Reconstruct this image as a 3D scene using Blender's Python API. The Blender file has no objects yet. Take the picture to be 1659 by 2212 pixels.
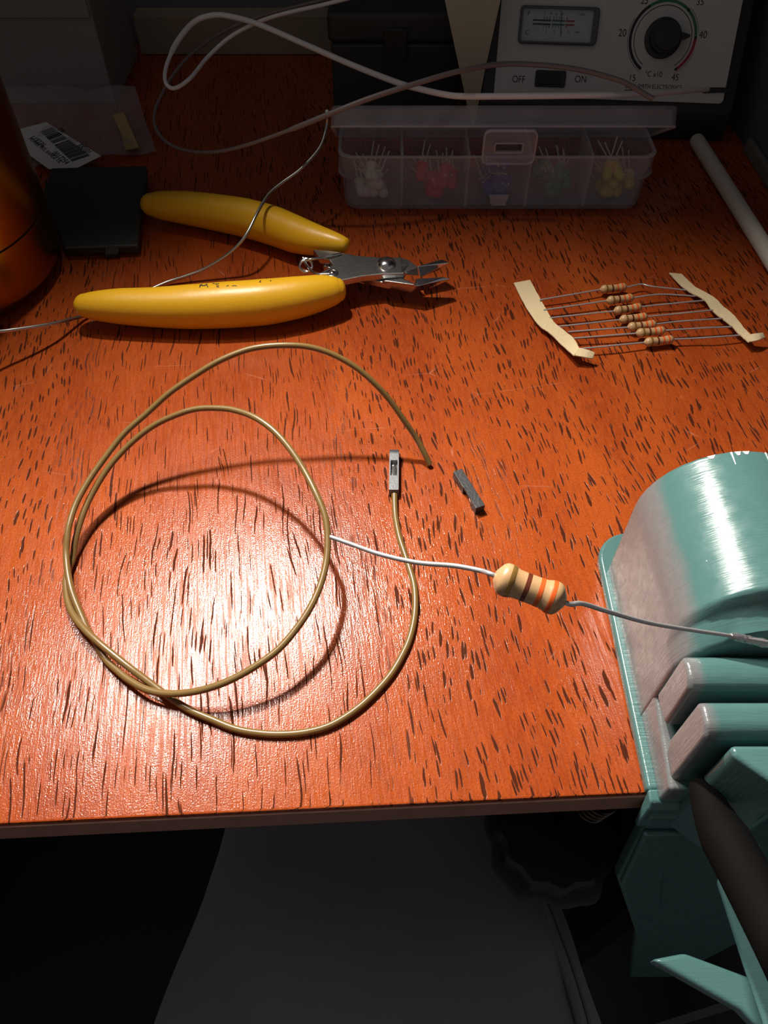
import bpy, bmesh, math, random
from mathutils import Vector, Matrix
from mathutils.bvhtree import BVHTree

# ------------------------------------------------------------------ camera, world, light
# All lengths below are written in millimetres and scaled to metres (S).
S = 0.001
SC = bpy.context.scene
COL = SC.collection
random.seed(7)
R = math.radians

FPX, PITCH, CAMH = 1660.0, R(52.0), 155.0          # focal length in px of a 1659x2212 frame
sP, cP = math.sin(PITCH), math.cos(PITCH)
cam_d = bpy.data.cameras.new('camera')
cam = bpy.data.objects.new('camera', cam_d)
COL.objects.link(cam)
cam.location = (0, 0, CAMH * S)
cam.rotation_euler = (R(90) - PITCH, 0, 0)
cam_d.sensor_fit = 'HORIZONTAL'
cam_d.sensor_width = 36.0
cam_d.lens = 36.0 * FPX / 1659.0
cam_d.clip_start = 0.005
cam_d.clip_end = 20
SC.camera = cam

w = bpy.data.worlds.new('room_dusk')
SC.world = w
w.use_nodes = True
w.node_tree.nodes['Background'].inputs[0].default_value = (1.0, 0.93, 0.90, 1)
w.node_tree.nodes['Background'].inputs[1].default_value = 0.11

LAMP = Vector((-82, 282, 312))
AIM = Vector((36, -60, 0))
ld = bpy.data.lights.new('desk_lamp_bulb', 'SPOT')
ld.energy = 9.2
ld.color = (1.0, 0.93, 0.83)
ld.spot_size = R(88)
ld.spot_blend = 1.0
ld.shadow_soft_size = 0.010
lamp = bpy.data.objects.new('desk_lamp_bulb', ld)
COL.objects.link(lamp)
lamp.location = LAMP * S
lamp.rotation_euler = (AIM - LAMP).to_track_quat('-Z', 'Y').to_euler()

# unseen second spot beside the bulb, added to set the highlight on the desk
ld2 = bpy.data.lights.new('desk_highlight_spot', 'SPOT')
ld2.energy = 4.0
ld2.color = (1.0, 0.94, 0.86)
ld2.spot_size = R(84)
ld2.spot_blend = 1.0
ld2.shadow_soft_size = 0.034
hl_spot = bpy.data.objects.new('desk_highlight_spot', ld2)
COL.objects.link(hl_spot)
HL_POS = Vector((-144, 206, 300))
hl_spot.location = HL_POS * S
hl_spot.rotation_euler = (AIM - HL_POS).to_track_quat('-Z', 'Y').to_euler()

vs = SC.view_settings
vs.view_transform = 'Standard'
vs.look = 'None'
vs.gamma = 1.0
vs.use_curve_mapping = False
vs.exposure = 0.0


# ------------------------------------------------------------------ where things stand
def ray(px, py):
    u, v = (px - 829.5) / FPX, (1106.0 - py) / FPX
    return Vector((u, cP + v * sP, -sP + v * cP))


def P(px, py, z=0.0):
    """measured point of the place at height z (mm above the desk top)"""
    d = ray(px, py)
    return Vector((0, 0, CAMH)) + d * ((z - CAMH) / d.z)


def PY(px, py, y):
    """measured point of the place at distance y (mm in front of the camera foot)"""
    d = ray(px, py)
    return Vector((0, 0, CAMH)) + d * (y / d.y)


def PD(px, py, dist):
    return Vector((0, 0, CAMH)) + ray(px, py) * dist


# ------------------------------------------------------------------ materials
def nodes(name):
    m = bpy.data.materials.new(name)
    m.use_nodes = True
    nt = m.node_tree
    return m, nt, nt.nodes['Principled BSDF']


def N(nt, t, **kw):
    n = nt.nodes.new(t)
    for k, v in kw.items():
        if k.startswith('i_'):
            key = k[2:]
            n.inputs[int(key) if key.isdigit() else key].default_value = v
        else:
            setattr(n, k, v)
    return n


def mixc(nt, fac, a, b, mode='MIX'):
    n = nt.nodes.new('ShaderNodeMix')
    n.data_type = 'RGBA'
    n.blend_type = mode
    for sock, val in ((n.inputs[0], fac), (n.inputs[6], a), (n.inputs[7], b)):
        if hasattr(val, 'is_output'):
            nt.links.new(val, sock)
        elif isinstance(val, (int, float)):
            sock.default_value = val
        else:
            sock.default_value = (*val, 1)
    return n.outputs[2]


def math_(nt, op, a, b=None, clamp=False):
    n = nt.nodes.new('ShaderNodeMath')
    n.operation = op
    n.use_clamp = clamp
    for i, val in enumerate((a, b)):
        if val is None:
            continue
        if hasattr(val, 'is_output'):
            nt.links.new(val, n.inputs[i])
        else:
            n.inputs[i].default_value = val
    return n.outputs[0]


def maprange(nt, val, a, b, c=0.0, d=1.0):
    n = nt.nodes.new('ShaderNodeMapRange')
    n.interpolation_type = 'SMOOTHSTEP'
    nt.links.new(val, n.inputs[0])
    for i, x in zip((1, 2, 3, 4), (a, b, c, d)):
        n.inputs[i].default_value = x
    return n.outputs[0]


def plain(name, col, rough=0.5, metal=0.0, var=0.12, scale=300.0, bump=0.0, bscale=900.0, spec=0.5, coat=0.0):
    """one colour with a little procedural unevenness; scale in 1/m"""
    m, nt, b = nodes(name)
    tc = N(nt, 'ShaderNodeTexCoord')
    no = N(nt, 'ShaderNodeTexNoise', i_Scale=scale, i_Detail=4.0, i_Roughness=0.6)
    nt.links.new(tc.outputs['Object'], no.inputs['Vector'])
    dark = tuple(c * (1 - var) for c in col)
    lite = tuple(min(1, c * (1 + var)) for c in col)
    nt.links.new(mixc(nt, no.outputs['Fac'], dark, lite), b.inputs['Base Color'])
    b.inputs['Roughness'].default_value = rough
    b.inputs['Metallic'].default_value = metal
    b.inputs['Specular IOR Level'].default_value = spec
    b.inputs['Coat Weight'].default_value = coat
    if bump:
        n2 = N(nt, 'ShaderNodeTexNoise', i_Scale=bscale, i_Detail=3.0)
        nt.links.new(tc.outputs['Object'], n2.inputs['Vector'])
        bp = N(nt, 'ShaderNodeBump', i_Strength=bump, i_Distance=0.0003)
        nt.links.new(n2.outputs['Fac'], bp.inputs['Height'])
        nt.links.new(bp.outputs[0], b.inputs['Normal'])
    return m


def clear_plastic(name, tint, haze, rough=0.25, hazecol=(0.6, 0.58, 0.62)):
    """frosted thin plastic: mostly see-through, partly milky"""
    m, nt, b = nodes(name)
    out = nt.nodes['Material Output']
    b.inputs['Base Color'].default_value = (*hazecol, 1)
    b.inputs['Roughness'].default_value = rough
    tr = N(nt, 'ShaderNodeBsdfTransparent')
    tr.inputs[0].default_value = (*tint, 1)
    no = N(nt, 'ShaderNodeTexNoise', i_Scale=90.0, i_Detail=3.0)
    tc = N(nt, 'ShaderNodeTexCoord')
    nt.links.new(tc.outputs['Object'], no.inputs['Vector'])
    lw = N(nt, 'ShaderNodeLayerWeight', i_Blend=0.35)
    f = maprange(nt, no.outputs['Fac'], 0.3, 0.7, haze * 0.8, haze * 1.2)
    f = math_(nt, 'ADD', f, math_(nt, 'MULTIPLY', lw.outputs['Facing'], haze * 0.9), clamp=True)
    mx = N(nt, 'ShaderNodeMixShader')
    nt.links.new(f, mx.inputs[0])
    nt.links.new(tr.outputs[0], mx.inputs[1])
    nt.links.new(b.outputs[0], mx.inputs[2])
    nt.links.new(mx.outputs[0], out.inputs[0])
    return m


def wood_material():
    m, nt, b = nodes('varnished_red_wood')
    tc = N(nt, 'ShaderNodeTexCoord')
    mp = N(nt, 'ShaderNodeMapping')
    mp.inputs['Rotation'].default_value = (0, 0, R(-8))
    mp.inputs['Scale'].default_value = (1000, 1000, 1000)       # to millimetres
    nt.links.new(tc.outputs['Object'], mp.inputs[0])
    co = mp.outputs[0]

    def scaled(sx, sy, off=0.0):
        v = N(nt, 'ShaderNodeMapping')
        v.inputs['Scale'].default_value = (sx, sy, 1)
        v.inputs['Location'].default_value = (off, off * 1.7, 0)
        nt.links.new(co, v.inputs[0])
        return v.outputs[0]

    # wobble of the grain
    wob = N(nt, 'ShaderNodeTexNoise', i_Scale=1.0, i_Detail=2.0)
    nt.links.new(scaled(0.05, 0.02), wob.inputs['Vector'])

    def warped(sx, sy, amp, off):
        v = scaled(sx, sy, off)
        sub = N(nt, 'ShaderNodeVectorMath', operation='MULTIPLY_ADD')
        nt.links.new(wob.outputs['Color'], sub.inputs[0])
        sub.inputs[1].default_value = (amp, amp * 0.2, 0)
        nt.links.new(v, sub.inputs[2])
        # small jitter so that dashes are ragged
        j = N(nt, 'ShaderNodeTexNoise', i_Scale=1.0, i_Detail=2.0)
        nt.links.new(scaled(0.9, 0.35, off), j.inputs['Vector'])
        ad = N(nt, 'ShaderNodeVectorMath', operation='MULTIPLY_ADD')
        nt.links.new(j.outputs['Color'], ad.inputs[0])
        ad.inputs[1].default_value = (0.32, 0.18, 0)
        nt.links.new(sub.outputs[0], ad.inputs[2])
        return ad.outputs[0]

    # pores: short dark dashes along the grain
    def pores(sx, sy, amp, off, thr):
        vo = N(nt, 'ShaderNodeTexVoronoi', voronoi_dimensions='2D', feature='F1', i_Scale=1.0, i_Randomness=1.0)
        nt.links.new(warped(sx, sy, amp, off), vo.inputs['Vector'])
        sep = N(nt, 'ShaderNodeSeparateColor')
        nt.links.new(vo.outputs['Color'], sep.inputs[0])
        lim = maprange(nt, sep.outputs[0], 0.0, 1.0, -0.04, thr)
        d = math_(nt, 'SUBTRACT', lim, vo.outputs['Distance'])
        return maprange(nt, d, -0.02, 0.035)

    dens = N(nt, 'ShaderNodeTexNoise', i_Scale=1.0, i_Detail=2.0)
    nt.links.new(scaled(0.035, 0.012, 3), dens.inputs['Vector'])
    # one veneer leaf, left of the middle, is quarter cut: long thin lines instead of dashes
    sx_ = N(nt, 'ShaderNodeSeparateXYZ')
    nt.links.new(co, sx_.inputs[0])
    gx = math_(nt, 'ADD', sx_.outputs[0], math_(nt, 'MULTIPLY', math_(nt, 'SUBTRACT', dens.outputs['Fac'], 0.5), 50.0))
    dm = math_(nt, 'ADD', maprange(nt, gx, -30.0, -12.0), maprange(nt, gx, -84.0, -98.0), clamp=True)
    dm = math_(nt, 'MULTIPLY', dm, maprange(nt, dens.outputs['Fac'], 0.28, 0.42, 0.5, 1.0))
    p1 = pores(0.74, 0.085, 7.0, 0.0, 0.245)
    p2 = pores(0.92, 0.105, 7.0, 11.3, 0.225)
    # long thin lines of the quieter stretch of veneer
    p3 = pores(0.80, 0.030, 8.0, 5.1, 0.19)
    p4 = pores(1.15, 0.048, 8.0, 23.1, 0.18)
    pa = math_(nt, 'MAXIMUM', p1, p2)
    pb = math_(nt, 'MAXIMUM', p3, p4)
    pore = math_(nt, 'ADD', math_(nt, 'MULTIPLY', pa, dm),
                 math_(nt, 'MULTIPLY', pb, math_(nt, 'SUBTRACT', 1.15, dm)), clamp=True)

    # colour
    big = N(nt, 'ShaderNodeTexNoise', i_Scale=1.0, i_Detail=4.0, i_Roughness=0.55)
    nt.links.new(scaled(0.04, 0.012, 8), big.inputs['Vector'])
    fine = N(nt, 'ShaderNodeTexNoise', i_Scale=1.0, i_Detail=3.0, i_Roughness=0.6)
    nt.links.new(scaled(1.1, 0.22, 2), fine.inputs['Vector'])
    fleck = N(nt, 'ShaderNodeTexNoise', i_Scale=1.0, i_Detail=2.0)
    nt.links.new(scaled(2.2, 2.0, 4), fleck.inputs['Vector'])
    base = mixc(nt, maprange(nt, big.outputs['Fac'], 0.3, 0.72), (0.265, 0.040, 0.008), (0.395, 0.076, 0.013))
    base = mixc(nt, math_(nt, 'MULTIPLY', maprange(nt, fine.outputs['Fac'], 0.3, 0.75), 0.45), base, (0.50, 0.092, 0.014))
    base = mixc(nt, math_(nt, 'MULTIPLY', maprange(nt, fleck.outputs['Fac'], 0.48, 0.70), 0.45), base, (0.20, 0.020, 0.005))
    col = mixc(nt, math_(nt, 'MULTIPLY', pore, 0.88), base, (0.030, 0.010, 0.006))
    # pale scratches in the varnish
    scr = N(nt, 'ShaderNodeTexVoronoi', voronoi_dimensions='2D', feature='DISTANCE_TO_EDGE', i_Scale=1.0)
    nt.links.new(scaled(0.018, 0.05, 31), scr.inputs['Vector'])
    smask = N(nt, 'ShaderNodeTexNoise', i_Scale=1.0, i_Detail=3.0)
    nt.links.new(scaled(0.05, 0.12, 13), smask.inputs['Vector'])
    sc_ = math_(nt, 'MULTIPLY', maprange(nt, scr.outputs['Distance'], 0.010, 0.0), maprange(nt, smask.outputs['Fac'], 0.55, 0.7))
    col = mixc(nt, math_(nt, 'MULTIPLY', sc_, 0.30), col, (0.62, 0.30, 0.20))
    nt.links.new(col, b.inputs['Base Color'])
    # relief
    g1 = N(nt, 'ShaderNodeTexNoise', i_Scale=1.0, i_Detail=2.0, i_Roughness=0.7)
    nt.links.new(scaled(2.4, 0.30, 1), g1.inputs['Vector'])
    g2 = N(nt, 'ShaderNodeTexNoise', i_Scale=1.0, i_Detail=1.0)
    nt.links.new(scaled(3.2, 2.6, 6), g2.inputs['Vector'])
    h = math_(nt, 'ADD', math_(nt, 'MULTIPLY', g1.outputs['Fac'], 0.9), math_(nt, 'MULTIPLY', g2.outputs['Fac'], 0.55))
    h = math_(nt, 'SUBTRACT', h, math_(nt, 'MULTIPLY', pore, 0.5))
    bp = N(nt, 'ShaderNodeBump', i_Strength=0.55, i_Distance=0.00012)
    nt.links.new(h, bp.inputs['Height'])
    nt.links.new(bp.outputs[0], b.inputs['Normal'])
    # the varnish is thin: gloss breaks up in streaks along the grain and is gone in the pores
    st_ = N(nt, 'ShaderNodeTexNoise', i_Scale=1.0, i_Detail=3.0, i_Roughness=0.65)
    nt.links.new(scaled(1.9, 0.055, 17), st_.inputs['Vector'])
    streak = maprange(nt, st_.outputs['Fac'], 0.42, 0.60)
    nt.links.new(math_(nt, 'ADD', 0.15, math_(nt, 'ADD', math_(nt, 'MULTIPLY', streak, 0.16), math_(nt, 'MULTIPLY', pore, 0.4))), b.inputs['Roughness'])
    sl = math_(nt, 'SUBTRACT', 0.52, math_(nt, 'MULTIPLY', streak, 0.34))
    nt.links.new(math_(nt, 'MULTIPLY', sl, math_(nt, 'SUBTRACT', 1.0, math_(nt, 'MULTIPLY', pore, 0.9))), b.inputs['Specular IOR Level'])
    return m


def vise_paint():
    """teal enamel; the left flank is rubbed down to bare grey metal"""
    m, nt, b = nodes('teal_enamel_worn')
    tc = N(nt, 'ShaderNodeTexCoord')
    geo = N(nt, 'ShaderNodeNewGeometry')
    sep = N(nt, 'ShaderNodeSeparateXYZ')
    nt.links.new(geo.outputs['Position'], sep.inputs[0])
    no = N(nt, 'ShaderNodeTexNoise', i_Scale=160.0, i_Detail=4.0)
    nt.links.new(tc.outputs['Object'], no.inputs['Vector'])
    xx = math_(nt, 'ADD', sep.outputs[0], math_(nt, 'MULTIPLY', math_(nt, 'SUBTRACT', no.outputs['Fac'], 0.5), 0.0022))
    bare = maprange(nt, xx, 0.0568, 0.0545)
    notbase = maprange(nt, sep.outputs[2], 0.0030, 0.0044)      # flange keeps its paint
    bare = math_(nt, 'MULTIPLY', bare, notbase)
    n2 = N(nt, 'ShaderNodeTexNoise', i_Scale=700.0, i_Detail=3.0)
    nt.links.new(tc.outputs['Object'], n2.inputs['Vector'])
    chips = maprange(nt, n2.outputs['Fac'], 0.745, 0.765)
    teal = mixc(nt, no.outputs['Fac'], (0.070, 0.165, 0.160), (0.088, 0.192, 0.185))
    teal = mixc(nt, math_(nt, 'MULTIPLY', chips, 0.8), teal, (0.62, 0.64, 0.58))
    grey = mixc(nt, n2.outputs['Fac'], (0.18, 0.187, 0.19), (0.245, 0.25, 0.255))
    nt.links.new(mixc(nt, bare, teal, grey), b.inputs['Base Color'])
    nt.links.new(math_(nt, 'MULTIPLY', bare, 0.15), b.inputs['Metallic'])
    n3 = N(nt, 'ShaderNodeTexNoise', i_Scale=420.0, i_Detail=4.0)
    nt.links.new(tc.outputs['Object'], n3.inputs['Vector'])
    nt.links.new(maprange(nt, n3.outputs['Fac'], 0.3, 0.7, 0.20, 0.32), b.inputs['Roughness'])
    # fine cross scratches
    ms = N(nt, 'ShaderNodeMapping')
    ms.inputs['Scale'].default_value = (220, 2600, 220)
    ms.inputs['Rotation'].default_value = (0, 0, R(8))
    nt.links.new(tc.outputs['Object'], ms.inputs[0])
    n4 = N(nt, 'ShaderNodeTexNoise', i_Scale=1.0, i_Detail=2.0)
    nt.links.new(ms.outputs[0], n4.inputs['Vector'])
    bp = N(nt, 'ShaderNodeBump', i_Strength=0.42, i_Distance=0.00014)
    nt.links.new(math_(nt, 'ADD', math_(nt, 'MULTIPLY', n3.outputs['Fac'], 0.3), n4.outputs['Fac']), bp.inputs['Height'])
    nt.links.new(bp.outputs[0], b.inputs['Normal'])
    return m


def cloth_material(name, col):
    m, nt, b = nodes(name)
    tc = N(nt, 'ShaderNodeTexCoord')
    wv = N(nt, 'ShaderNodeTexWave', i_Scale=900.0, i_Distortion=2.5)
    wv.bands_direction = 'DIAGONAL'
    nt.links.new(tc.outputs['Object'], wv.inputs['Vector'])
    no = N(nt, 'ShaderNodeTexNoise', i_Scale=60.0, i_Detail=4.0)
    nt.links.new(tc.outputs['Object'], no.inputs['Vector'])
    c = mixc(nt, wv.outputs['Fac'], tuple(x * 0.88 for x in col), col)
    c = mixc(nt, no.outputs['Fac'], c, tuple(x * 1.15 for x in col))
    nt.links.new(c, b.inputs['Base Color'])
    b.inputs['Roughness'].default_value = 0.95
    b.inputs['Sheen Weight'].default_value = 0.2
    bp = N(nt, 'ShaderNodeBump', i_Strength=0.15, i_Distance=0.0003)
    nt.links.new(wv.outputs['Fac'], bp.inputs['Height'])
    nt.links.new(bp.outputs[0], b.inputs['Normal'])
    return m


M = {}
M['wood'] = wood_material()
M['wood_edge'] = plain('desk_edge_wood', (0.30, 0.14, 0.10), 0.7, var=0.3, scale=220)
M['side_dark'] = plain('dark_stained_side', (0.030, 0.018, 0.015), 0.8, var=0.2)
M['wall'] = plain('dim_wall_paint', (0.24, 0.22, 0.24), 0.9, var=0.08, scale=40, bump=0.2, bscale=500)
M['wall_blue'] = plain('dark_side_board', (0.10, 0.105, 0.13), 0.8, var=0.1, scale=60)
M['floor'] = plain('dark_floor', (0.03, 0.028, 0.028), 0.9)
M['trim'] = plain('dull_trim', (0.16, 0.15, 0.14), 0.7)
M['yellow'] = plain('yellow_vinyl', (0.80, 0.43, 0.012), 0.36, var=0.07, scale=120, bump=0.12, bscale=500)
M['steel'] = plain('pliers_steel', (0.50, 0.50, 0.49), 0.27, metal=1.0, var=0.2, scale=260, bump=0.15, bscale=700)
M['bright_steel'] = plain('polished_steel', (0.75, 0.75, 0.76), 0.16, metal=1.0, var=0.1)
M['lead'] = plain('tinned_lead', (0.66, 0.64, 0.64), 0.36, metal=0.65, var=0.12, scale=500, bump=0.15)
M['solder'] = plain('solder_metal', (0.52, 0.50, 0.47), 0.33, metal=1.0, var=0.15)
M['solder_blob'] = plain('rough_solder', (0.75, 0.70, 0.69), 0.30, metal=0.9, var=0.3, scale=900, bump=0.9, bscale=1500)
M['olive'] = plain('olive_brown_insulation', (0.205, 0.122, 0.038), 0.30, var=0.12, scale=200, bump=0.05)
M['copper'] = plain('copper_end', (0.35, 0.14, 0.07), 0.4, metal=0.7)
M['housing'] = plain('black_housing', (0.035, 0.036, 0.040), 0.42, var=0.25, scale=700, bump=0.3, bscale=1400)
M['housing_sheen'] = plain('black_housing_sheen', (0.21, 0.21, 0.225), 0.38, var=0.25, scale=600, bump=0.3, bscale=1400)  # black plastic as well; its sheen is put into the grey base colour
M['black'] = plain('black_plastic', (0.024, 0.025, 0.024), 0.45, var=0.25, scale=200, bump=0.1)
M['beige'] = plain('resistor_beige', (0.55, 0.33, 0.16), 0.32, var=0.07, scale=500, bump=0.05)
M['band_gold'] = plain('band_gold', (0.42, 0.24, 0.06), 0.28, metal=0.5, var=0.25, scale=2000)
M['band_brown'] = plain('band_brown', (0.13, 0.028, 0.012), 0.35)
M['band_orange'] = plain('band_orange', (0.72, 0.11, 0.018), 0.35)
M['masking'] = plain('masking_tape_paper', (0.70, 0.55, 0.33), 0.85, var=0.1, scale=350, bump=0.6, bscale=700)
M['tan_tape'] = plain('tan_tape', (0.42, 0.29, 0.13), 0.75, var=0.1)
M['teal'] = vise_paint()
M['vise_black'] = plain('blackened_steel', (0.004, 0.0036, 0.0034), 0.75, spec=0.08)
M['screw'] = plain('screw_steel', (0.55, 0.48, 0.42), 0.25, metal=1.0)
M['knob'] = plain('dark_knob', (0.020, 0.015, 0.013), 0.5)
M['rag'] = plain('dusty_rim', (0.05, 0.05, 0.05), 0.8)
M['pp'] = clear_plastic('frosted_polypropylene', (0.96, 0.96, 0.97), 0.17, hazecol=(0.60, 0.62, 0.70))
M['pp_edge'] = clear_plastic('frosted_polypropylene_thick', (0.9, 0.9, 0.92), 0.42)
M['film'] = clear_plastic('clear_bag_film', (0.96, 0.96, 0.96), 0.16, rough=0.12, hazecol=(0.5, 0.47, 0.5))
M['lens_clear'] = plain('led_clear', (0.80, 0.76, 0.68), 0.12)
M['lens_red'] = plain('led_red', (0.75, 0.012, 0.04), 0.15)
M['lens_blue'] = plain('led_blue', (0.02, 0.09, 0.50), 0.15)
M['lens_green'] = plain('led_green', (0.012, 0.30, 0.12), 0.15)
M['lens_yellow'] = plain('led_yellow', (0.70, 0.55, 0.03), 0.15)
M['led_leg'] = plain('led_leg_tin', (0.74, 0.70, 0.62), 0.35, metal=0.25)
M['panel'] = plain('station_panel_grey', (0.62, 0.63, 0.62), 0.55, var=0.04, scale=300)
M['ink'] = plain('black_ink', (0.02, 0.02, 0.022), 0.6)
M['ink_red'] = plain('red_ink', (0.42, 0.03, 0.05), 0.6)
M['ink_green'] = plain('green_ink', (0.04, 0.20, 0.10), 0.6)
M['meter_face'] = plain('meter_face', (0.72, 0.74, 0.76), 0.5, var=0.05)
M['bezel'] = plain('meter_bezel', (0.09, 0.10, 0.115), 0.35)
M['glass'] = clear_plastic('meter_window', (0.92, 0.94, 0.95), 0.05, rough=0.08)
M['white_cable'] = plain('white_cable_sheath', (0.86, 0.85, 0.86), 0.45, var=0.05)
M['grey_cable'] = plain('grey_brown_cable_sheath', (0.22, 0.19, 0.185), 0.45, var=0.1)
M['white_rod'] = plain('white_plastic_rod', (0.62, 0.57, 0.50), 0.5, var=0.05)
M['card'] = plain('cream_card', (0.62, 0.58, 0.42), 0.8, var=0.06)
M['label'] = plain('white_label', (0.72, 0.72, 0.74), 0.6, var=0.04)
M['batten'] = plain('tan_batten', (0.30, 0.25, 0.19), 0.75, var=0.15, scale=80)
M['grey_card'] = plain('grey_card', (0.27, 0.245, 0.25), 0.9, var=0.06, scale=150, bump=0.2)
M['case'] = plain('navy_black_case', (0.030, 0.036, 0.040), 0.5, var=0.15)
M['bronze'] = plain('gold_bronze_can', (0.36, 0.18, 0.045), 0.27, metal=1.0, var=0.06, scale=60, bump=0.04)
M['seam'] = plain('dark_seam', (0.02, 0.01, 0.008), 0.6)
M['trouser'] = cloth_material('charcoal_twill', (0.27, 0.265, 0.30))
M['shoe'] = plain('dark_shoe', (0.02, 0.02, 0.02), 0.6)


# ------------------------------------------------------------------ geometry helpers (mm, world axes)
def origin_of(o):
    return Vector(o['_o']) if o is not None and '_o' in o else Vector((0, 0, 0))


def emit(name, bm, mat, parent=None, smooth=True, sharp=38, at=None):
    """bmesh in world millimetres -> one mesh object"""
    o0 = origin_of(parent) if parent is not None else Vector(at or (0, 0, 0))
    bmesh.ops.recalc_face_normals(bm, faces=bm.faces)
    for v in bm.verts:
        v.co = (v.co - o0) * S
    me = bpy.data.meshes.new(name)
    bm.to_mesh(me)
    bm.free()
    me.materials.append(M[mat])
    if smooth:
        me.polygons.foreach_set('use_smooth', [True] * len(me.polygons))
        me.set_sharp_from_angle(angle=R(sharp))
    o = bpy.data.objects.new(name, me)
    COL.objects.link(o)
    if smooth and sharp < 100:
        wn = o.modifiers.new('even_normals', 'WEIGHTED_NORMAL')
        wn.keep_sharp = True
        wn.weight = 80
    if parent is not None:
        o.parent = parent
    else:
        o.location = o0 * S
    o['_o'] = list(o0)
    return o


def thing(name, label, cat, at=(0, 0, 0), group=None):
    o = bpy.data.objects.new(name, None)
    COL.objects.link(o)
    o.empty_display_size = 0.01
    o.location = Vector(at) * S
    o['_o'] = list(at)
    return tag(o, label, cat, group)


def tag(o, label, cat, group=None, kind=None):
    o['label'] = label
    o['category'] = cat
    if group:
        o['group'] = group
    if kind:
        o['kind'] = kind
    return o


def struct(o, label=None, cat=None):
    o['kind'] = 'structure'
    if label:
        o['label'] = label
    if cat:
        o['category'] = cat
    return o


def bevel(bm, off, segs=2, ang=25):
    if off <= 0:
        return bm
    bm.normal_update()
    es = [e for e in bm.edges if len(e.link_faces) == 2 and e.calc_face_angle(0) > R(ang)]
    if es:
        bmesh.ops.bevel(bm, geom=es, offset=off, segments=segs, profile=0.5, affect='EDGES', clamp_overlap=True)
    return bm


def box(x0, x1, y0, y1, z0, z1, bev=0.0, segs=2, bm=None, mtx=None):
    b = bmesh.new()
    vs_ = [b.verts.new((x, y, z)) for z in (z0, z1) for y in (y0, y1) for x in (x0, x1)]
    for f in ((0, 1, 3, 2), (4, 6, 7, 5), (0, 4, 5, 1), (2, 3, 7, 6), (0, 2, 6, 4), (1, 5, 7, 3)):
        b.faces.new([vs_[i] for i in f])
    bmesh.ops.recalc_face_normals(b, faces=b.faces)
    bevel(b, bev, segs)
    if mtx is not None:
        b.transform(mtx)
    return join(bm, b)


def join(bm, b):
    if bm is None:
        return b
    tmp = bpy.data.meshes.new('tmp')
    b.to_mesh(tmp)
    b.free()
    bm.from_mesh(tmp)
    bpy.data.meshes.remove(tmp)
    return bm


def prism(poly, vec, bev=0.0, segs=2, bm=None):
    """polygon (list of 3D points) pushed along vec"""
    b = bmesh.new()
    f = b.faces.new([b.verts.new(p) for p in poly])
    r = bmesh.ops.extrude_face_region(b, geom=[f])
    for v in r['geom']:
        if isinstance(v, bmesh.types.BMVert):
            v.co += Vector(vec)
    bmesh.ops.recalc_face_normals(b, faces=b.faces)
    bevel(b, bev, segs)
    return join(bm, b)


def hull(pts, bev=0.0, segs=2, bm=None):
    b = bmesh.new()
    for p in pts:
        b.verts.new(p)
    r = bmesh.ops.convex_hull(b, input=b.verts)
    junk = [g for g in r['geom_interior'] if isinstance(g, bmesh.types.BMVert)]
    if junk:
        bmesh.ops.delete(b, geom=junk, context='VERTS')
    bmesh.ops.dissolve_limit(b, angle_limit=R(4), verts=b.verts, edges=b.edges)
    bevel(b, bev, segs)
    return join(bm, b)


def smooth_path(pts, n=8, rad=None):
    """Catmull-Rom through pts; rad: optional radii interpolated alongside"""
    pts = [Vector(p) for p in pts]
    out, ro = [], []
    for i in range(len(pts) - 1):
        p0, p1, p2, p3 = pts[max(i - 1, 0)], pts[i], pts[i + 1], pts[min(i + 2, len(pts) - 1)]
        for k in range(n):
            t = k / n
            t2, t3 = t * t, t * t * t
            out.append(0.5 * ((2 * p1) + (p2 - p0) * t + (2 * p0 - 5 * p1 + 4 * p2 - p3) * t2 + (3 * p1 - p0 - 3 * p2 + p3) * t3))
            if rad:
                a, bb = rad[i], rad[i + 1]
                ro.append(a + (bb - a) * t)
    out.append(pts[-1])
    if rad:
        ro.append(rad[-1])
        return out, ro
    return out


def tube(path, r, seg=10, bm=None, caps=True, up=None, squash=1.0, dome=False):
    """sweep along path; r number or list; squash scales the section along its 'up' axis"""
    b = bmesh.new()
    path = [Vector(p) for p in path]
    n = len(path)
    rr = r if isinstance(r, (list, tuple)) else [r] * n
    tans = [(path[min(i + 1, n - 1)] - path[max(i - 1, 0)]).normalized() for i in range(n)]
    t = tans[0]
    nrm = Vector(up) if up is not None else (Vector((0, 0, 1)) if abs(t.z) < 0.9 else Vector((1, 0, 0)))
    rings = []
    for i in range(n):
        t = tans[i]
        if up is not None:
            nrm = Vector(up)
        nrm = (nrm - t * nrm.dot(t)).normalized()
        bi = t.cross(nrm)
        ring = [b.verts.new(path[i] + (nrm * math.cos(2 * math.pi * k / seg) * squash + bi * math.sin(2 * math.pi * k / seg)) * rr[i])
                for k in range(seg)]
        rings.append(ring)
    for i in range(n - 1):
        for k in range(seg):
            b.faces.new((rings[i][k], rings[i][(k + 1) % seg], rings[i + 1][(k + 1) % seg], rings[i + 1][k]))
    if caps:
        b.faces.new(rings[0][::-1])
        b.faces.new(rings[-1])
    return join(bm, b)


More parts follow.
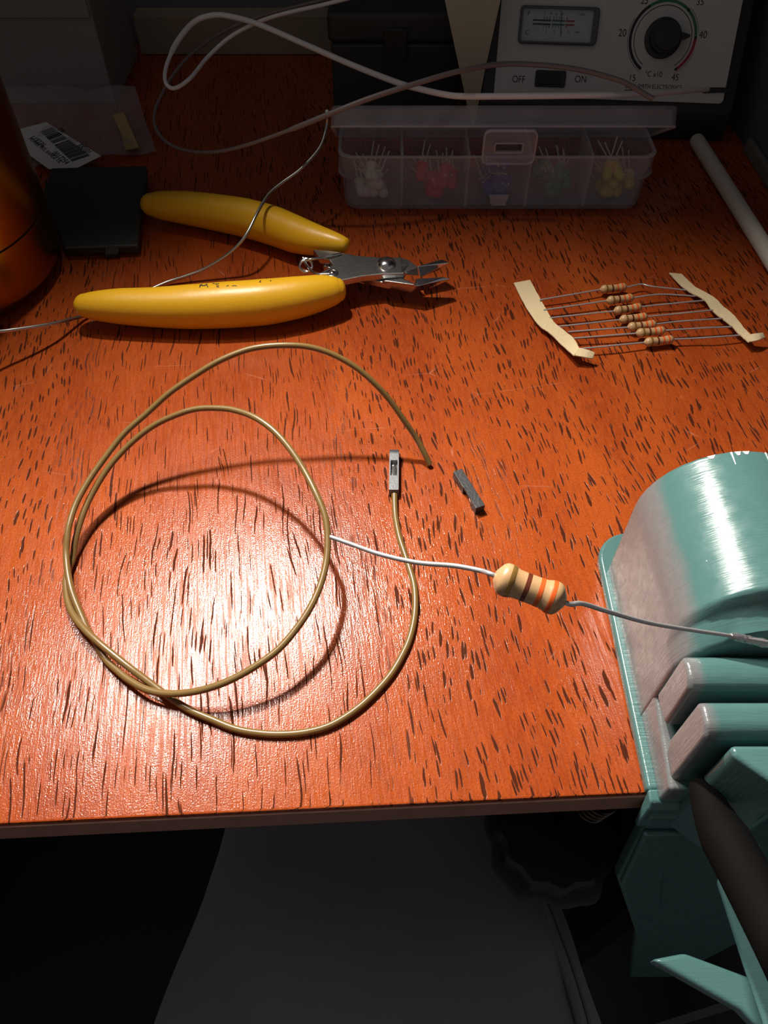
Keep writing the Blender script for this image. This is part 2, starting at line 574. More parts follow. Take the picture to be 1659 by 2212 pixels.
def lathe(prof, c, axis=(0, 0, 1), seg=32, bm=None):
    """prof: list of (radius, height) from bottom to top around an axis through c"""
    b = bmesh.new()
    ax = Vector(axis).normalized()
    q = Vector((0, 0, 1)).rotation_difference(ax)
    c = Vector(c)
    rings = []
    for r, h in prof:
        if r < 1e-6:
            rings.append([b.verts.new(c + ax * h)])
        else:
            rings.append([b.verts.new(c + q @ Vector((r * math.cos(2 * math.pi * k / seg), r * math.sin(2 * math.pi * k / seg), h))) for k in range(seg)])
    for a, d in zip(rings[:-1], rings[1:]):
        for k in range(seg):
            k2 = (k + 1) % seg
            if len(a) == 1 and len(d) == 1:
                continue
            if len(a) == 1:
                b.faces.new((a[0], d[k2], d[k]))
            elif len(d) == 1:
                b.faces.new((a[k], a[k2], d[0]))
            else:
                b.faces.new((a[k], a[k2], d[k2], d[k]))
    if len(rings[0]) > 1:
        b.faces.new(rings[0][::-1])
    if len(rings[-1]) > 1:
        b.faces.new(rings[-1])
    return join(bm, b)


def rrect(x0, x1, y0, y1, r, n=5):
    pts = []
    for cx, cy, a0 in ((x1 - r, y1 - r, 0), (x0 + r, y1 - r, 90), (x0 + r, y0 + r, 180), (x1 - r, y0 + r, 270)):
        for k in range(n + 1):
            a = R(a0 + 90 * k / n)
            pts.append((cx + r * math.cos(a), cy + r * math.sin(a)))
    return pts


def loft(rings, bm=None, cap0=True, cap1=True):
    b = bmesh.new()
    rv = [[b.verts.new(p) for p in r] for r in rings]
    n = len(rv[0])
    for a, d in zip(rv[:-1], rv[1:]):
        for k in range(n):
            b.faces.new((a[k], a[(k + 1) % n], d[(k + 1) % n], d[k]))
    if cap0:
        b.faces.new(rv[0][::-1])
    if cap1:
        b.faces.new(rv[-1])
    return join(bm, b)


def ribbon(left, right, th, bm=None):
    """a strip between two edge lines with a thickness along z"""
    b = bmesh.new()
    a = [b.verts.new(p) for p in left]
    d = [b.verts.new(p) for p in right]
    a2 = [b.verts.new(Vector(p) + Vector((0, 0, th))) for p in left]
    d2 = [b.verts.new(Vector(p) + Vector((0, 0, th))) for p in right]
    n = len(a)
    for i in range(n - 1):
        b.faces.new((a[i], a[i + 1], d[i + 1], d[i]))
        b.faces.new((a2[i], d2[i], d2[i + 1], a2[i + 1]))
        b.faces.new((a[i], a2[i], a2[i + 1], a[i + 1]))
        b.faces.new((d[i], d[i + 1], d2[i + 1], d2[i]))
    b.faces.new((a[0], d[0], d2[0], a2[0]))
    b.faces.new((a[-1], a2[-1], d2[-1], d[-1]))
    return join(bm, b)


def lettering(txt, size, at, h, up, parent, mat='ink', name='lettering', align='CENTER', stretch=1.0, th=0.04):
    cu = bpy.data.curves.new(name, 'FONT')
    cu.body = txt
    cu.size = size * S
    cu.align_x = align
    cu.align_y = 'CENTER'
    cu.extrude = th * S
    cu.materials.append(M[mat])
    tmp = bpy.data.objects.new('tmp_text', cu)
    COL.objects.link(tmp)
    dg = bpy.context.evaluated_depsgraph_get()
    me = bpy.data.meshes.new_from_object(tmp.evaluated_get(dg))
    bpy.data.objects.remove(tmp)
    bpy.data.curves.remove(cu)
    me.name = name
    h = Vector(h).normalized()
    up = Vector(up)
    up = (up - h * up.dot(h)).normalized()
    nrm = h.cross(up)
    mt = Matrix(((h.x * stretch, up.x, nrm.x, 0), (h.y * stretch, up.y, nrm.y, 0), (h.z * stretch, up.z, nrm.z, 0), (0, 0, 0, 1)))
    o = bpy.data.objects.new(name, me)
    me.transform(mt)
    COL.objects.link(o)
    o.parent = parent
    o.location = (Vector(at) - origin_of(parent)) * S
    return o


def copy_tree(o, parent=None):
    c = o.copy()
    COL.objects.link(c)
    c.parent = parent
    for ch in list(o.children):
        copy_tree(ch, c)
    return c


# ------------------------------------------------------------------ the room and the desk
WX = lambda y: 148.4 - 0.03 * (y - 284.6)        # side board line
BACKY = 412.0
FLOORZ = -705.0
struct(emit('floor', box(-1400, 900, -1300, 600, FLOORZ - 20, FLOORZ), 'floor', smooth=False))
struct(emit('wall_back', box(-1400, 900, BACKY + 14, BACKY + 30, FLOORZ, 1500), 'wall', smooth=False))

EDGE = lambda x: 47.7 + 0.0472 * x
desk = thing('desk', 'varnished reddish brown wooden desk top with dark grain dashes', 'desk', (0, 200, FLOORZ))
xr = lambda y: WX(y) - 0.6
top_poly = [(-430, EDGE(-430)), (xr(58), EDGE(xr(58))), (xr(BACKY), BACKY), (-430, BACKY)]
bm = prism([Vector((x, y, 0)) for x, y in top_poly], (0, 0, -9), 0.5, 2)
emit('table_top', bm, 'wood', desk)
# the raw front edge
bm = box(-430, xr(58) - 1, -0.35, 0.3, -8.4, -0.9, 0.2, 1, mtx=Matrix.Translation((0, EDGE(0) - 0.1, 0)) @ Matrix.Rotation(math.atan(0.0472), 4, 'Z'))
emit('front_edge', bm, 'wood_edge', desk)
emit('side_panel', box(-428, -410, 60, BACKY - 4, FLOORZ, -9.2, 0.5), 'side_dark', desk)
emit('side_panel', prism([Vector((x, y, FLOORZ)) for x, y in ((xr(90) - 18, 90), (xr(90) - 1, 90), (xr(400) - 1, 400), (xr(400) - 18, 400))], (0, 0, -9.2 - FLOORZ), 0.5), 'side_dark', desk)
emit('back_panel', box(-408, xr(400) - 22, BACKY - 16, BACKY - 4, -500, -9.2, 0.5), 'side_dark', desk)

bm = prism([Vector((x, y, FLOORZ)) for x, y in ((WX(40), 40), (WX(40) + 16, 40), (WX(BACKY + 12) + 16, BACKY + 12), (WX(BACKY + 12), BACKY + 12))], (0, 0, 760 - FLOORZ))
struct(emit('wall_right', bm, 'wall_blue', smooth=False))
bm = prism([Vector((x, y, 0.1)) for x, y in ((WX(120) - 0.4, 120), (WX(120) - 3.0, 120), (WX(306) - 3.0, 306), (WX(306) - 0.4, 306))], (0, 0, 5.5), 0.8)
struct(emit('trim_1', bm, 'trim'))


# ------------------------------------------------------------------ bench vise (right)
vise = thing('bench_vise', 'teal painted bench vise clamped to the front edge of the desk', 'vise', (72, 80, 0))
fl = [(v[0], v[1]) for v in rrect(51.6, 128, 70, 112.5, 8.5, 7)]
fl = [p for p in fl if p[1] > 80]
fl = fl + [(51.6, 49.6), (128, 53.2)]
bm = prism([Vector((x, y, 0.05)) for x, y in fl], (0, 0, 3.1), 0.9, 3)
emit('base_flange', bm, 'teal', vise)


def arch(xl, xr_, zb, ztop, n=18):
    rad = (xr_ - xl) / 2
    cx, cz = (xl + xr_) / 2, ztop - rad
    pts = [(xl, zb)]
    for k in range(n + 1):
        a = math.pi - math.pi * k / n
        pts.append((cx + rad * math.cos(a), cz + rad * math.sin(a)))
    pts.append((xr_, zb))
    return pts


bm = loft([[Vector((x, y, 2.6 + (z - 2.6) * zm)) for x, z in arch(53.2 + i_, 88.5 - i_, 2.6, 44.2 - i_)]
           for y, i_, zm in ((64.6, 0.6, 0.74), (64.8, 0.2, 0.82), (65.5, 0, 0.865), (68.8, 0, 0.895), (69.6, 0, 0.93), (70.4, 0, 0.985), (71.4, 0, 1.0), (101.3, 0, 1.0), (101.9, 0.3, 1.0), (102.1, 0.9, 1.0))])
body = emit('body', bm, 'teal', vise, sharp=50)
# lower shoulder in front of the arch, carrying the fixed jaw
bm = prism([Vector((53.4, y, z)) for y, z in ((70, 2), (70, 26.0), (64.9, 26.0), (64.6, 24.2), (64.6, 13), (47.4, 10), (47.6, 2))], (41, 0, 0), 0.9, 3)
emit('jaw_bed', bm, 'teal', vise, sharp=50)
bm = prism([Vector((53.0, y, z)) for y, z in ((64.2, 15), (64.2, 31.0), (62.6, 32.2), (59.6, 32.0), (58.0, 30.6), (57.6, 15.5))], (41, 0, 0), 1.1, 3)
emit('fixed_jaw', bm, 'teal', vise, sharp=50)
bm = prism([Vector((54.0, y, z)) for y, z in ((55.9, 14), (55.9, 30.2), (54.6, 31.6), (51.2, 31.4), (49.6, 29.6), (49.0, 4), (52, 3))], (40, 0, 0), 1.3, 3)
emit('moving_jaw', bm, 'teal', vise, sharp=50)
# block behind the moving jaw; its front face falls away steeply towards the viewer
bm = prism([Vector((x, y, -8.0)) for x, y in ((57.6, 48.2), (57.6, 46.4), (65.5, 39.6), (95.0, 39.6), (95.0, 48.2))], (0, 0, 38.4), 1.3, 3)
emit('jaw_nose', bm, 'teal', vise, sharp=50)
# lip of the flange over the desk edge
bm = prism([Vector((51.7, y, z)) for y, z in ((50.0, 3.0), (47.6, 2.6), (46.6, 0.8), (46.2, -9.0), (47.6, -9.6), (49.2, -1.0))], (40, 0, 0), 0.5, 3)
emit('flange_lip', bm, 'teal', vise, sharp=50)
# clamp frame: a tapering plate hanging in front of the desk edge
bm = prism([Vector((x, 46.0, z)) for x, z in ((52.4, -2.0), (58.2, -53.0), (83.0, -130.0), (106.0, -230.0), (125.0, -230.0), (118.0, -2.0))], (0, 3.6, 0), 1.0, 3)
fr = emit('clamp_frame', bm, 'teal', vise, sharp=50)
bm = prism([Vector((x, 44.6, z)) for x, z in ((53.2, -9.6), (61.5, -9.6), (68.0, -49.0), (77.0, -82.0), (72.0, -94.0), (59.0, -53.0))], (0, 1.6, 0), 0.7, 2)
emit('frame_rim', bm, 'teal', fr, sharp=50)
# dark spindle running towards the viewer
pth = smooth_path([PD(1512, 1690, 140), PD(1548, 1775, 134), PD(1610, 1890, 125), PD(1690, 2040, 113), PD(1750, 2160, 106)], 6)
emit('spindle', tube(pth, [2.0 + 2.2 * min(1, k / 8) for k in range(len(pth))], 24), 'vise_black', vise)
bm = prism([P(1408, 2072, -20), P(1480, 2058, -20), P(1625, 2112, -20), P(1740, 2200, -20), P(1740, 2330, -20), P(1600, 2180, -20)], (0, 0, -4.2), 0.9, 3)
emit('foot_plate', bm, 'teal', vise, sharp=50)
bm = prism([PD(1543, 1900, 139), PD(1556, 1880, 138.4), PD(1700, 2000, 128), PD(1720, 2330, 118), PD(1660, 2260, 121.5), PD(1600, 2080, 130)], (3.0, -1.0, -4.0), 0.9, 3)
emit('rib', bm, 'teal', vise, sharp=50)
# clamp screw and knob under the desk
c0 = Vector((47.5, 62.0, -70))
scr = emit('clamp_screw', tube(smooth_path([c0 + Vector((0, 0, -4)), c0 + Vector((7, 1, 22)), c0 + Vector((14, 2, 44)), c0 + Vector((17, 2.5, 56))], 6), 3.4, 16), 'vise_black', vise)
bm = bmesh.new()
for k in range(5):
    q = c0 + Vector((6.2, 1, 19.5)) + Vector((1.2, 0.15, 3.8)) * (k * 0.42)
    lathe([(3.6, -0.3), (4.4, 0), (3.6, 0.3)], q, (0.30, 0.04, 0.95), 20, bm)
emit('thread', bm, 'screw', scr)
kn = []
for z, rr in ((-5, 14.5), (-4, 16), (2.5, 16), (3.5, 14.8)):
    ring = []
    for k in range(48):
        a = 2 * math.pi * k / 48
        q = rr * (1 + 0.045 * math.cos(12 * a))
        ring.append(c0 + Vector((q * math.cos(a), q * math.sin(a), z)))
    kn.append(ring)
knob = emit('clamp_knob', loft(kn), 'knob', vise)
ring = []
for z, rr in ((-6.2, 17.0), (-5.2, 18.6), (-4.4, 17.2)):
    ring.append([c0 + Vector(((rr * (1 + 0.05 * math.sin(5 * a + 1) + 0.03 * math.sin(11 * a))) * math.cos(a), (rr * (1 + 0.05 * math.sin(5 * a + 1) + 0.03 * math.sin(11 * a))) * math.sin(a), z)) for a in (2 * math.pi * k / 60 for k in range(60))])
emit('torn_washer', loft(ring), 'rag', knob)
# casting scars on the far rim of the arch
bm = bmesh.new()
for ang, ln, wd in ((100, 3.2, 0.35), (78, 2.6, 0.3), (96, 1.0, 1.2), (112, 0.8, 1.6), (91, 0.8, 1.4)):
    a = R(ang)
    rad = 17.65
    cx, cz = 70.85, 44.2 - rad
    da = wd / rad / 2
    f = []
    for aa, yy in ((a - da, 101.6), (a + da, 101.6), (a + da * 0.35, 101.6 - ln), (a - da * 0.35, 101.6 - ln)):
        f.append(bm.verts.new((cx + (rad + 0.06) * math.cos(aa), yy, cz + (rad + 0.06) * math.sin(aa))))
    bm.faces.new(f)
    r_ = bmesh.ops.extrude_face_region(bm, geom=[list(bm.faces)[-1]])
    for v in r_['geom']:
        if isinstance(v, bmesh.types.BMVert):
            v.co.z -= 0.15
emit('paint_chips', bm, 'label', body)


# ------------------------------------------------------------------ resistors
def resistor(name, a, b, rad, lead_a, lead_b, lead_r, label, group=None, seg=24):
    """body between a and b, the gold band near a; leads run on to the given points"""
    a, b = Vector(a), Vector(b)
    ln = (b - a).length
    ax = (b - a) / ln
    t = thing(name, label, 'resistor', (a + b) / 2 - Vector((0, 0, rad)), group)
    prof = [(0.28, 0.0), (0.50, 0.03), (0.82, 0.075), (0.97, 0.12), (1.0, 0.17), (0.99, 0.22), (0.93, 0.26), (0.87, 0.31), (0.855, 0.40),
            (0.855, 0.60), (0.87, 0.69), (0.93, 0.74), (0.99, 0.78), (1.0, 0.83), (0.97, 0.88), (0.82, 0.925), (0.50, 0.97), (0.28, 1.0)]
    prof = [(r * rad, h * ln) for r, h in prof]

    def rad_at(h):
        for (r0, h0), (r1, h1) in zip(prof[:-1], prof[1:]):
            if h0 <= h <= h1:
                return r0 + (r1 - r0) * (h - h0) / max(h1 - h0, 1e-9)
        return rad
    bd = emit('body', lathe(prof, a, ax, seg), 'beige', t)
    for nm, mt, h0, h1 in (('gold_band', 'band_gold', 0.195, 0.262), ('brown_band', 'band_brown', 0.415, 0.475),
                           ('orange_band', 'band_orange', 0.60, 0.66), ('orange_band', 'band_orange', 0.765, 0.825)):
        hs = [h0 + (h1 - h0) * k / 4 for k in range(5)]
        pr = [(rad_at(h * ln) + 0.012 * rad, h * ln) for h in hs]
        pr = [(pr[0][0] - 0.1 * rad, pr[0][1])] + pr + [(pr[-1][0] - 0.1 * rad, pr[-1][1])]
        emit(nm, lathe(pr, a, ax, seg), mt, bd)
    for p0, pts in ((a, lead_a), (b, lead_b)):
        inward = (a + b) / 2
        pth = smooth_path([p0 + (inward - p0).normalized() * 0.5] + [p0 + (p0 - inward).normalized() * 0.6] + [Vector(p) for p in pts], 6)
        emit('lead', tube(pth, lead_r, 10), 'lead', t)
    return t


# the big one in the air, held by its soldered end over the vise
ra, rb = PD(1068, 1243, 87.5), PD(1221, 1301, 86.5)
big = resistor('resistor', ra, rb, 1.95,
               [PD(1035, 1232, 89.0), PD(980, 1222, 90.5), PD(900, 1215, 93), PD(820, 1197, 96), PD(760, 1176, 98.5), PD(714, 1160, 100)],
               [PD(1258, 1304, 88), PD(1310, 1320, 92), PD(1400, 1345, 99), PD(1500, 1362, 105), PD(1585, 1375, 110), PD(1690, 1397, 116), Vector((66.5, 58.6, 40)), Vector((70.5, 56.8, 31)), Vector((72.5, 56.75, 22))],
               0.30, 'large beige resistor with orange bands held in mid air above the vise', seg=40)
pth = smooth_path([PD(1578, 1373, 109.6), PD(1600, 1378, 111), PD(1640, 1387, 113.4), PD(1690, 1398, 116.1), PD(1740, 1412, 118.5)], 6)
rr = [0.25 + 0.35 * math.sin(math.pi * min(1, (k + 1) / 12)) * (0.8 + 0.4 * random.random()) if k < 6 else 0.55 + 0.2 * random.random() for k in range(len(pth))]
rr[-1] = 0.3
emit('solder_joint', tube(pth, rr, 14), 'solder_blob', big)

strip = [((1296, 626), (1354, 620), (1166, 648), [(1385, 614), (1410, 619), (1484, 627)]),
         ((1310, 650), (1369, 643), (1174, 670), [(1410, 637), (1440, 636), (1502, 640)]),
         ((1326, 672), (1386, 663), (1187, 687), [(1420, 659), (1470, 654), (1522, 649)]),
         ((1338, 691), (1399, 684), (1202, 706), [(1450, 679), (1490, 675), (1540, 670)]),
         ((1355.5, 707), (1418, 700), (1228, 717), [(1460, 695), (1500, 692), (1560, 688)]),
         ((1374, 720), (1437, 714), (1238, 731), [(1480, 711), (1530, 708), (1582, 706)]),
         ((1391.5, 740), (1455.6, 733), (1247, 754), [(1500, 731), (1545, 728), (1602, 724)])]
ords = ['farthest', 'second farthest', 'third from the far end', 'middle', 'third from the near end', 'second nearest', 'nearest']
for i, (a, b, la, lb) in enumerate(strip):
    za = 2.4 + 0.25 * math.sin(i * 1.7)
    mid = ((a[0] + la[0]) / 2, (a[1] + la[1]) / 2)
    resistor('resistor', P(*a, za), P(*b, za), 1.42,
             [P(*mid, 2.5), P(*la, 2.2)], [P(*lb[0], za), P(*lb[1], 2.6), P(*lb[2], 2.3)], 0.27,
             ('small beige taped resistor, ' + ords[i] + (' of the seven in the strip' if i not in (2, 4) else ' in the strip of seven')),
             'resistors in the taped strip')


def tape(name, left, right, zs, tail, label):
    n = 5
    lp = smooth_path([P(x, y, z) for (x, y), z in zip(left, zs)], n)
    rp = smooth_path([P(x, y, z) for (x, y), z in zip(right, zs)], n)
    rng = random.Random(len(name) + len(left))
    wv = [rng.uniform(-0.12, 0.12) for _ in lp]
    lp = [p + Vector((0, 0, wv[i])) for i, p in enumerate(lp)]
    rp = [p + Vector((0, 0, -wv[i])) for i, p in enumerate(rp)]
    t = thing(name, label, 'tape', P(*left[0]), 'masking tape strips of the resistor ladder')
    emit('paper_strip', ribbon(lp, rp, 0.35), 'masking', t, sharp=60)
    lo, ro = tail
    emit('folded_end', ribbon(smooth_path([P(*q) for q in lo], 4), smooth_path([P(*q) for q in ro], 4), 0.35), 'masking', t, sharp=60)
    return t


tape('masking_tape',
     [(1109.6, 613), (1131, 656), (1148, 682.5), (1165, 705), (1187, 721), (1216, 749), (1240, 770)],
     [(1144.6, 606), (1158, 631), (1172, 657), (1189, 685), (1204, 706), (1221, 717), (1239, 732), (1251, 752)][:3] + [(1196, 697), (1219, 716), (1239, 733), (1250, 753)],
     [0.4, 0.9, 1.5, 2.0, 2.2, 2.4, 3.4],
     ([(1240, 769, 3.3), (1262, 773, 3.0), (1281, 776, 2.4)], [(1250, 753, 3.6), (1268, 757, 3.9), (1284, 763, 3.6)]),
     'creased masking tape strip on the left ends of the small resistors')
tape('masking_tape',
     [(1444.6, 591), (1479.5, 626), (1520, 648), (1538, 672), (1575, 702), (1597, 724), (1617, 741)],
     [(1472, 593), (1501.5, 621), (1540, 643), (1562, 664), (1586, 684), (1604, 707), (1620, 724)],
     [0.6, 1.6, 2.6, 2.0, 2.0, 2.3, 3.0],
     ([(1617, 740, 2.9), (1634, 737, 3.3), (1652, 730, 3.0)], [(1620, 724, 3.2), (1632, 722, 3.8), (1647, 720, 4.2)]),
     'creased masking tape strip on the right ends of the small resistors')

# ------------------------------------------------------------------ jumper wire and loose housing
A = [(852, 1068, 1.25), (853, 1105, .85), (857, 1135, .8), (864, 1166, .8), (876, 1202, .8), (886, 1233, .8), (894, 1263, .8), (897, 1299, .8),
     (894, 1340, .8), (884, 1381, .8), (868, 1417, .8), (843, 1458, .8), (807, 1499, .8), (766, 1535, .8), (715, 1566, .8), (664, 1581, .8),
     (612, 1586, .8), (561, 1584, .8), (510, 1575, .9), (459, 1555, 1.0), (407, 1532, 1.2), (356, 1499, 1.4), (312, 1466, 2.2), (281, 1443, 2.9),
     (247, 1416, 3.4), (213, 1388, 3.6), (184, 1361, 3.4), (161, 1333, 2.9), (147, 1302, 2.3), (142, 1262, 1.7), (146, 1235, 1.6),
     (157, 1207, 1.8), (162, 1171, 3.3), (176, 1120, 5.3), (197, 1071, 7.1), (233, 1012, 9.9), (279, 961, 12.7), (331, 920, 15.7), (387, 894, 18.1),
     (428, 883, 19.2), (474, 882, 20.0), (510, 887, 20.5), (551, 902, 20.9), (592, 931, 20.6), (628, 972, 19.5), (658, 1018, 18.2), (684, 1069, 17.2),
     (702, 1115, 16.0), (708, 1161, 14.6), (705, 1212, 13.2), (692, 1264, 12.1), (669, 1315, 11.1), (638, 1361, 10.0), (602, 1402, 9.0), (561, 1433, 8.1),
     (510, 1463, 6.9), (459, 1484, 5.8), (407, 1496, 4.5), (356, 1498, 3.4), (315, 1489, 2.8), (280, 1470, 2.2), (256, 1451, 1.8), (228, 1424, 1.4),
     (205, 1385, 1.5), (189, 1360, 1.8), (180, 1340, 2.2), (163, 1300, 3.0), (153, 1270, 3.6), (146, 1234, 4.2), (143, 1195, 5.0), (145, 1165, 6.1),
     (149, 1135, 7.1), (164, 1089, 8.2), (192, 1038, 9.8), (228, 987, 11.8), (269, 936, 14.5), (315, 895, 17.0), (366, 849, 20.4), (418, 813, 23.2),
     (469, 782, 25.7), (520, 760, 27.4), (561, 750, 28.2), (612, 746, 28.4), (664, 749, 27.8), (715, 764, 26.1), (766, 792, 23.2), (807, 826, 19.7),
     (843, 866, 15.3), (874, 910, 10.5), (899, 946, 6.4), (917, 979, 3.3), (928, 1003, 0.9)]
jw = thing('jumper_wire', 'coiled olive brown jumper wire with one black pin housing attached', 'wire', P(852, 1020))
pth = smooth_path([P(*q) for q in A], 5)
emit('insulation', tube(pth, 0.78, 14), 'olive', jw)
e1, e0 = pth[-1], pth[-3]
emit('bare_end', tube([e1 - (e1 - e0).normalized() * 0.5, e1 + (e1 - e0).normalized() * 0.35], 0.45, 10), 'copper', jw)


def housing(parent, c, ax, ln, wd, ht, mat, win_side):
    """2.54 mm crimp housing: box with a window showing the crimped pin; c = centre on the desk"""
    ax = Vector((ax[0], ax[1], 0)).normalized()
    sd = Vector((ax.y, -ax.x, 0))
    mt = Matrix(((sd.x, ax.x, 0, c[0]), (sd.y, ax.y, 0, c[1]), (0, 0, 1, 0.05), (0, 0, 0, 1)))
    w2 = wd / 2
    if win_side == 'top':
        w0, w1 = -2.1, 3.2
        bm = box(-w2, w2, -ln / 2, ln / 2, 0, ht * 0.45, 0.08, 1, mtx=mt)
        bm = box(-w2, w2, -ln / 2, w0, ht * 0.40, ht, 0.10, 2, bm, mt)
        bm = box(-w2, w2, w1, ln / 2, ht * 0.40, ht, 0.10, 2, bm, mt)
        bm = box(-w2, -w2 + 0.38, w0 - .1, w1 + .1, ht * 0.40, ht, 0.05, 1, bm, mt)
        bm = box(w2 - 0.38, w2, w0 - .1, w1 + .1, ht * 0.40, ht, 0.05, 1, bm, mt)
        hb = emit('pin_housing', bm, mat, parent, sharp=30)
        pb = box(-0.6, 0.6, w0 + 0.25, w1 - 1.6, ht * 0.44, ht * 0.78, 0.15, 2, None, mt)
        pb = hull([mt @ Vector(q) for q in ((-.68, w1 - 1.9, ht * .45), (.68, w1 - 1.9, ht * .45), (-.62, w1 - .35, ht * .5), (.62, w1 - .35, ht * .5),
                                            (-.56, w1 - 1.8, ht * .88), (.56, w1 - 1.8, ht * .88), (-.4, w1 - .5, ht * .84), (.4, w1 - .5, ht * .84))], 0.12, 2, pb)
        emit('crimp_pin', pb, 'bright_steel', hb)
    else:
        w0, w1 = -3.6, 0.6
        bm = box(-w2 + 0.7, w2, -ln / 2, ln / 2, 0, ht, 0.10, 2, mtx=mt)
        bm = box(-w2, -w2 + 0.9, -ln / 2, w0, 0, ht, 0.10, 2, bm, mt)
        bm = box(-w2, -w2 + 0.9, w1, ln / 2, 0, ht, 0.10, 2, bm, mt)
        bm = box(-w2 + 0.15, -w2 + 0.9, w1 + 1.2, w1 + 4.6, 0, ht * 0.8, 0.08, 1, bm, mt)
        bm = box(-w2 + .1, -w2 + 0.9, w0 - .1, w1 + .1, ht * .78, ht, 0.05, 1, bm, mt)
        hb = emit('shell', bm, mat, parent, sharp=30)
        emit('crimp_pin', box(-w2 + 0.25, -w2 + 0.75, w0 + 0.2, w0 + 1.3, ht * .3, ht * .72, 0.1, 2, None, mt), 'bright_steel', hb)
    return hb


c_ = P(851.0, 1021, 1.2)
housing(jw, c_, P(852, 972, 2.5) - P(851, 1067, 2.5), 14.0, 2.55, 2.55, 'housing_sheen', 'top')
q0, q1 = P(988.5, 1015.5, 2.5), P(1038, 1095, 2.5)
ph = thing('pin_housing', 'loose black pin housing lying beside the wire end', 'connector', ((q0.x + q1.x) / 2, (q0.y + q1.y) / 2, 0))
housing(ph, (q0 + q1) / 2, q0 - q1, (q1 - q0).length, 2.55, 2.55, 'housing', 'side')

# ------------------------------------------------------------------ flush cutters
pl = thing('side_cutters', 'flush cutting pliers with yellow handles lying open on the desk', 'pliers', P(560, 580))


def handle(pts):
    path, rad = smooth_path([P(x, y, z) for x, y, r, z in pts], 6, [r for x, y, r, z in pts])
    # rounded ends
    t0 = (path[0] - path[1]).normalized()
    t1 = (path[-1] - path[-2]).normalized()
    r0, r1 = rad[0], rad[-1]
    pre = [(path[0] + t0 * r0 * s_, r0 * math.sqrt(max(0, 1 - s_ * s_))) for s_ in (0.98, 0.9, 0.7, 0.4)]
    post = [(path[-1] + t1 * r1 * s_ * 0.6, r1 * math.sqrt(max(0, 1 - s_ * s_))) for s_ in (0.4, 0.7, 0.9, 0.98)]
    path = [p for p, _ in pre] + path + [p for p, _ in post]
    rad = [r for _, r in pre] + rad + [r for _, r in post]
    return tube(path, rad, 28, up=(0, 0, 1), squash=0.98)


h1 = emit('handle', handle([(187, 660, 3.8, 7.4), (215, 661, 4.7, 7.2), (260, 662, 5.5, 7.0), (330, 664, 6.1, 6.8), (410, 663, 6.8, 6.9), (490, 659, 7.1, 7.1),
                           (570, 653, 7.1, 7.2), (640, 643, 6.5, 7.3), (690, 633, 5.6, 7.4), (718, 628, 4.7, 7.5), (732, 626, 3.7, 7.5)]), 'yellow', pl)
h2 = emit('handle', handle([(328, 442, 4.0, 7.2), (350, 444, 4.9, 7.0), (400, 449, 5.7, 7.0), (460, 458, 6.2, 7.0), (530, 471, 6.6, 7.0), (590, 488, 6.6, 7.1),
                           (640, 507, 6.2, 7.2), (680, 518, 5.2, 8.0), (715, 524, 3.9, 9.0), (745, 529, 2.4, 9.6)]), 'yellow', pl)
ZT = 9.6


def plate(pix, z, th, bev=0.35):
    return prism([P(x, y, z) for x, y in pix], (0, 0, -th), bev, 2)


top_plate = emit('upper_plate', plate([(676, 538), (728, 543), (774, 552), (815, 555), (862, 555), (880, 559), (885, 573), (873, 590), (829, 591), (781, 596), (728, 607),
                                       (690, 616), (684, 592), (704, 582), (719, 572), (711, 560), (690, 556)], ZT, 2.3), 'steel', pl, sharp=30)
emit('lower_plate', plate([(690, 548), (735, 560), (800, 572), (862, 585), (872, 602), (840, 612), (800, 604), (740, 585), (700, 575)], ZT - 2.35, 2.3), 'steel', pl, sharp=30)
bm = hull([P(862, 556, ZT), P(884, 562, ZT), P(884, 576, ZT), P(866, 590, ZT), P(903, 576, ZT), P(862, 560, 6.6), P(866, 592, 6.6), P(900, 592, 6.0), P(905, 596, 6.2)], 0.3)
emit('jaw_neck', bm, 'steel', pl, sharp=30)
bm = hull([P(902, 575, ZT), P(954, 560, ZT), P(972, 567, ZT - 0.8), P(908, 600, 5.6), P(963, 577, 6.8), P(900, 580, 6.0), P(950, 566, 6.4)], 0.25)
emit('cutting_jaw', bm, 'bright_steel', pl, sharp=25)
bm = hull([P(829, 606, 8.4), P(868, 601, 8.4), P(901, 616, 8.2), P(889, 633, 4.4), P(817, 617, 5.0), P(830, 600, 5.0), P(900, 622, 4.4), P(885, 606, 5.0)], 0.3)
emit('jaw_neck', bm, 'steel', pl, sharp=30)
bm = hull([P(898, 602, 8.6), P(902, 618, 8.2), P(957, 598, 8.4), P(975, 602, 7.4), P(889, 633, 4.4), P(921, 626, 4.4), P(970, 606, 5.6), P(895, 612, 4.4)], 0.25)
emit('cutting_jaw', bm, 'bright_steel', pl, sharp=25)
pc = P(835, 570, ZT)
emit('pivot_rivet', lathe([(3.1, -0.3), (3.1, 0.25), (2.7, 0.9), (1.9, 1.4), (0.9, 1.65), (0, 1.7)], pc, seg=32), 'bright_steel', pl, sharp=60)
pc = P(718, 590, ZT)
emit('small_rivet', lathe([(1.9, -0.2), (1.9, 0.25), (1.5, 0.45), (1.1, 0.2), (0.9, 0.55), (0, 0.7)], pc, seg=24), 'bright_steel', pl, sharp=60)
cc = P(664, 571, 8.6)
sp = [P(738, 548, ZT + 0.3), P(722, 551, ZT + 0.7), P(700, 556, ZT + 0.6), P(672, 560, ZT + 0.9)]
for k in range(0, 26):
    a = 2 * math.pi * k / 12
    sp.append(cc + Vector((-0.4 - 2.05 * math.sin(a), 0.5 * (k / 12) - 1.2 + 1.4 * math.cos(a), 1.3 * math.cos(a))))
sp += [P(676, 588, 9.0), P(690, 592, 9.4), P(712, 592, ZT + 0.2)]
emit('return_spring', tube(smooth_path(sp, 3), 0.42, 10), 'bright_steel', pl)
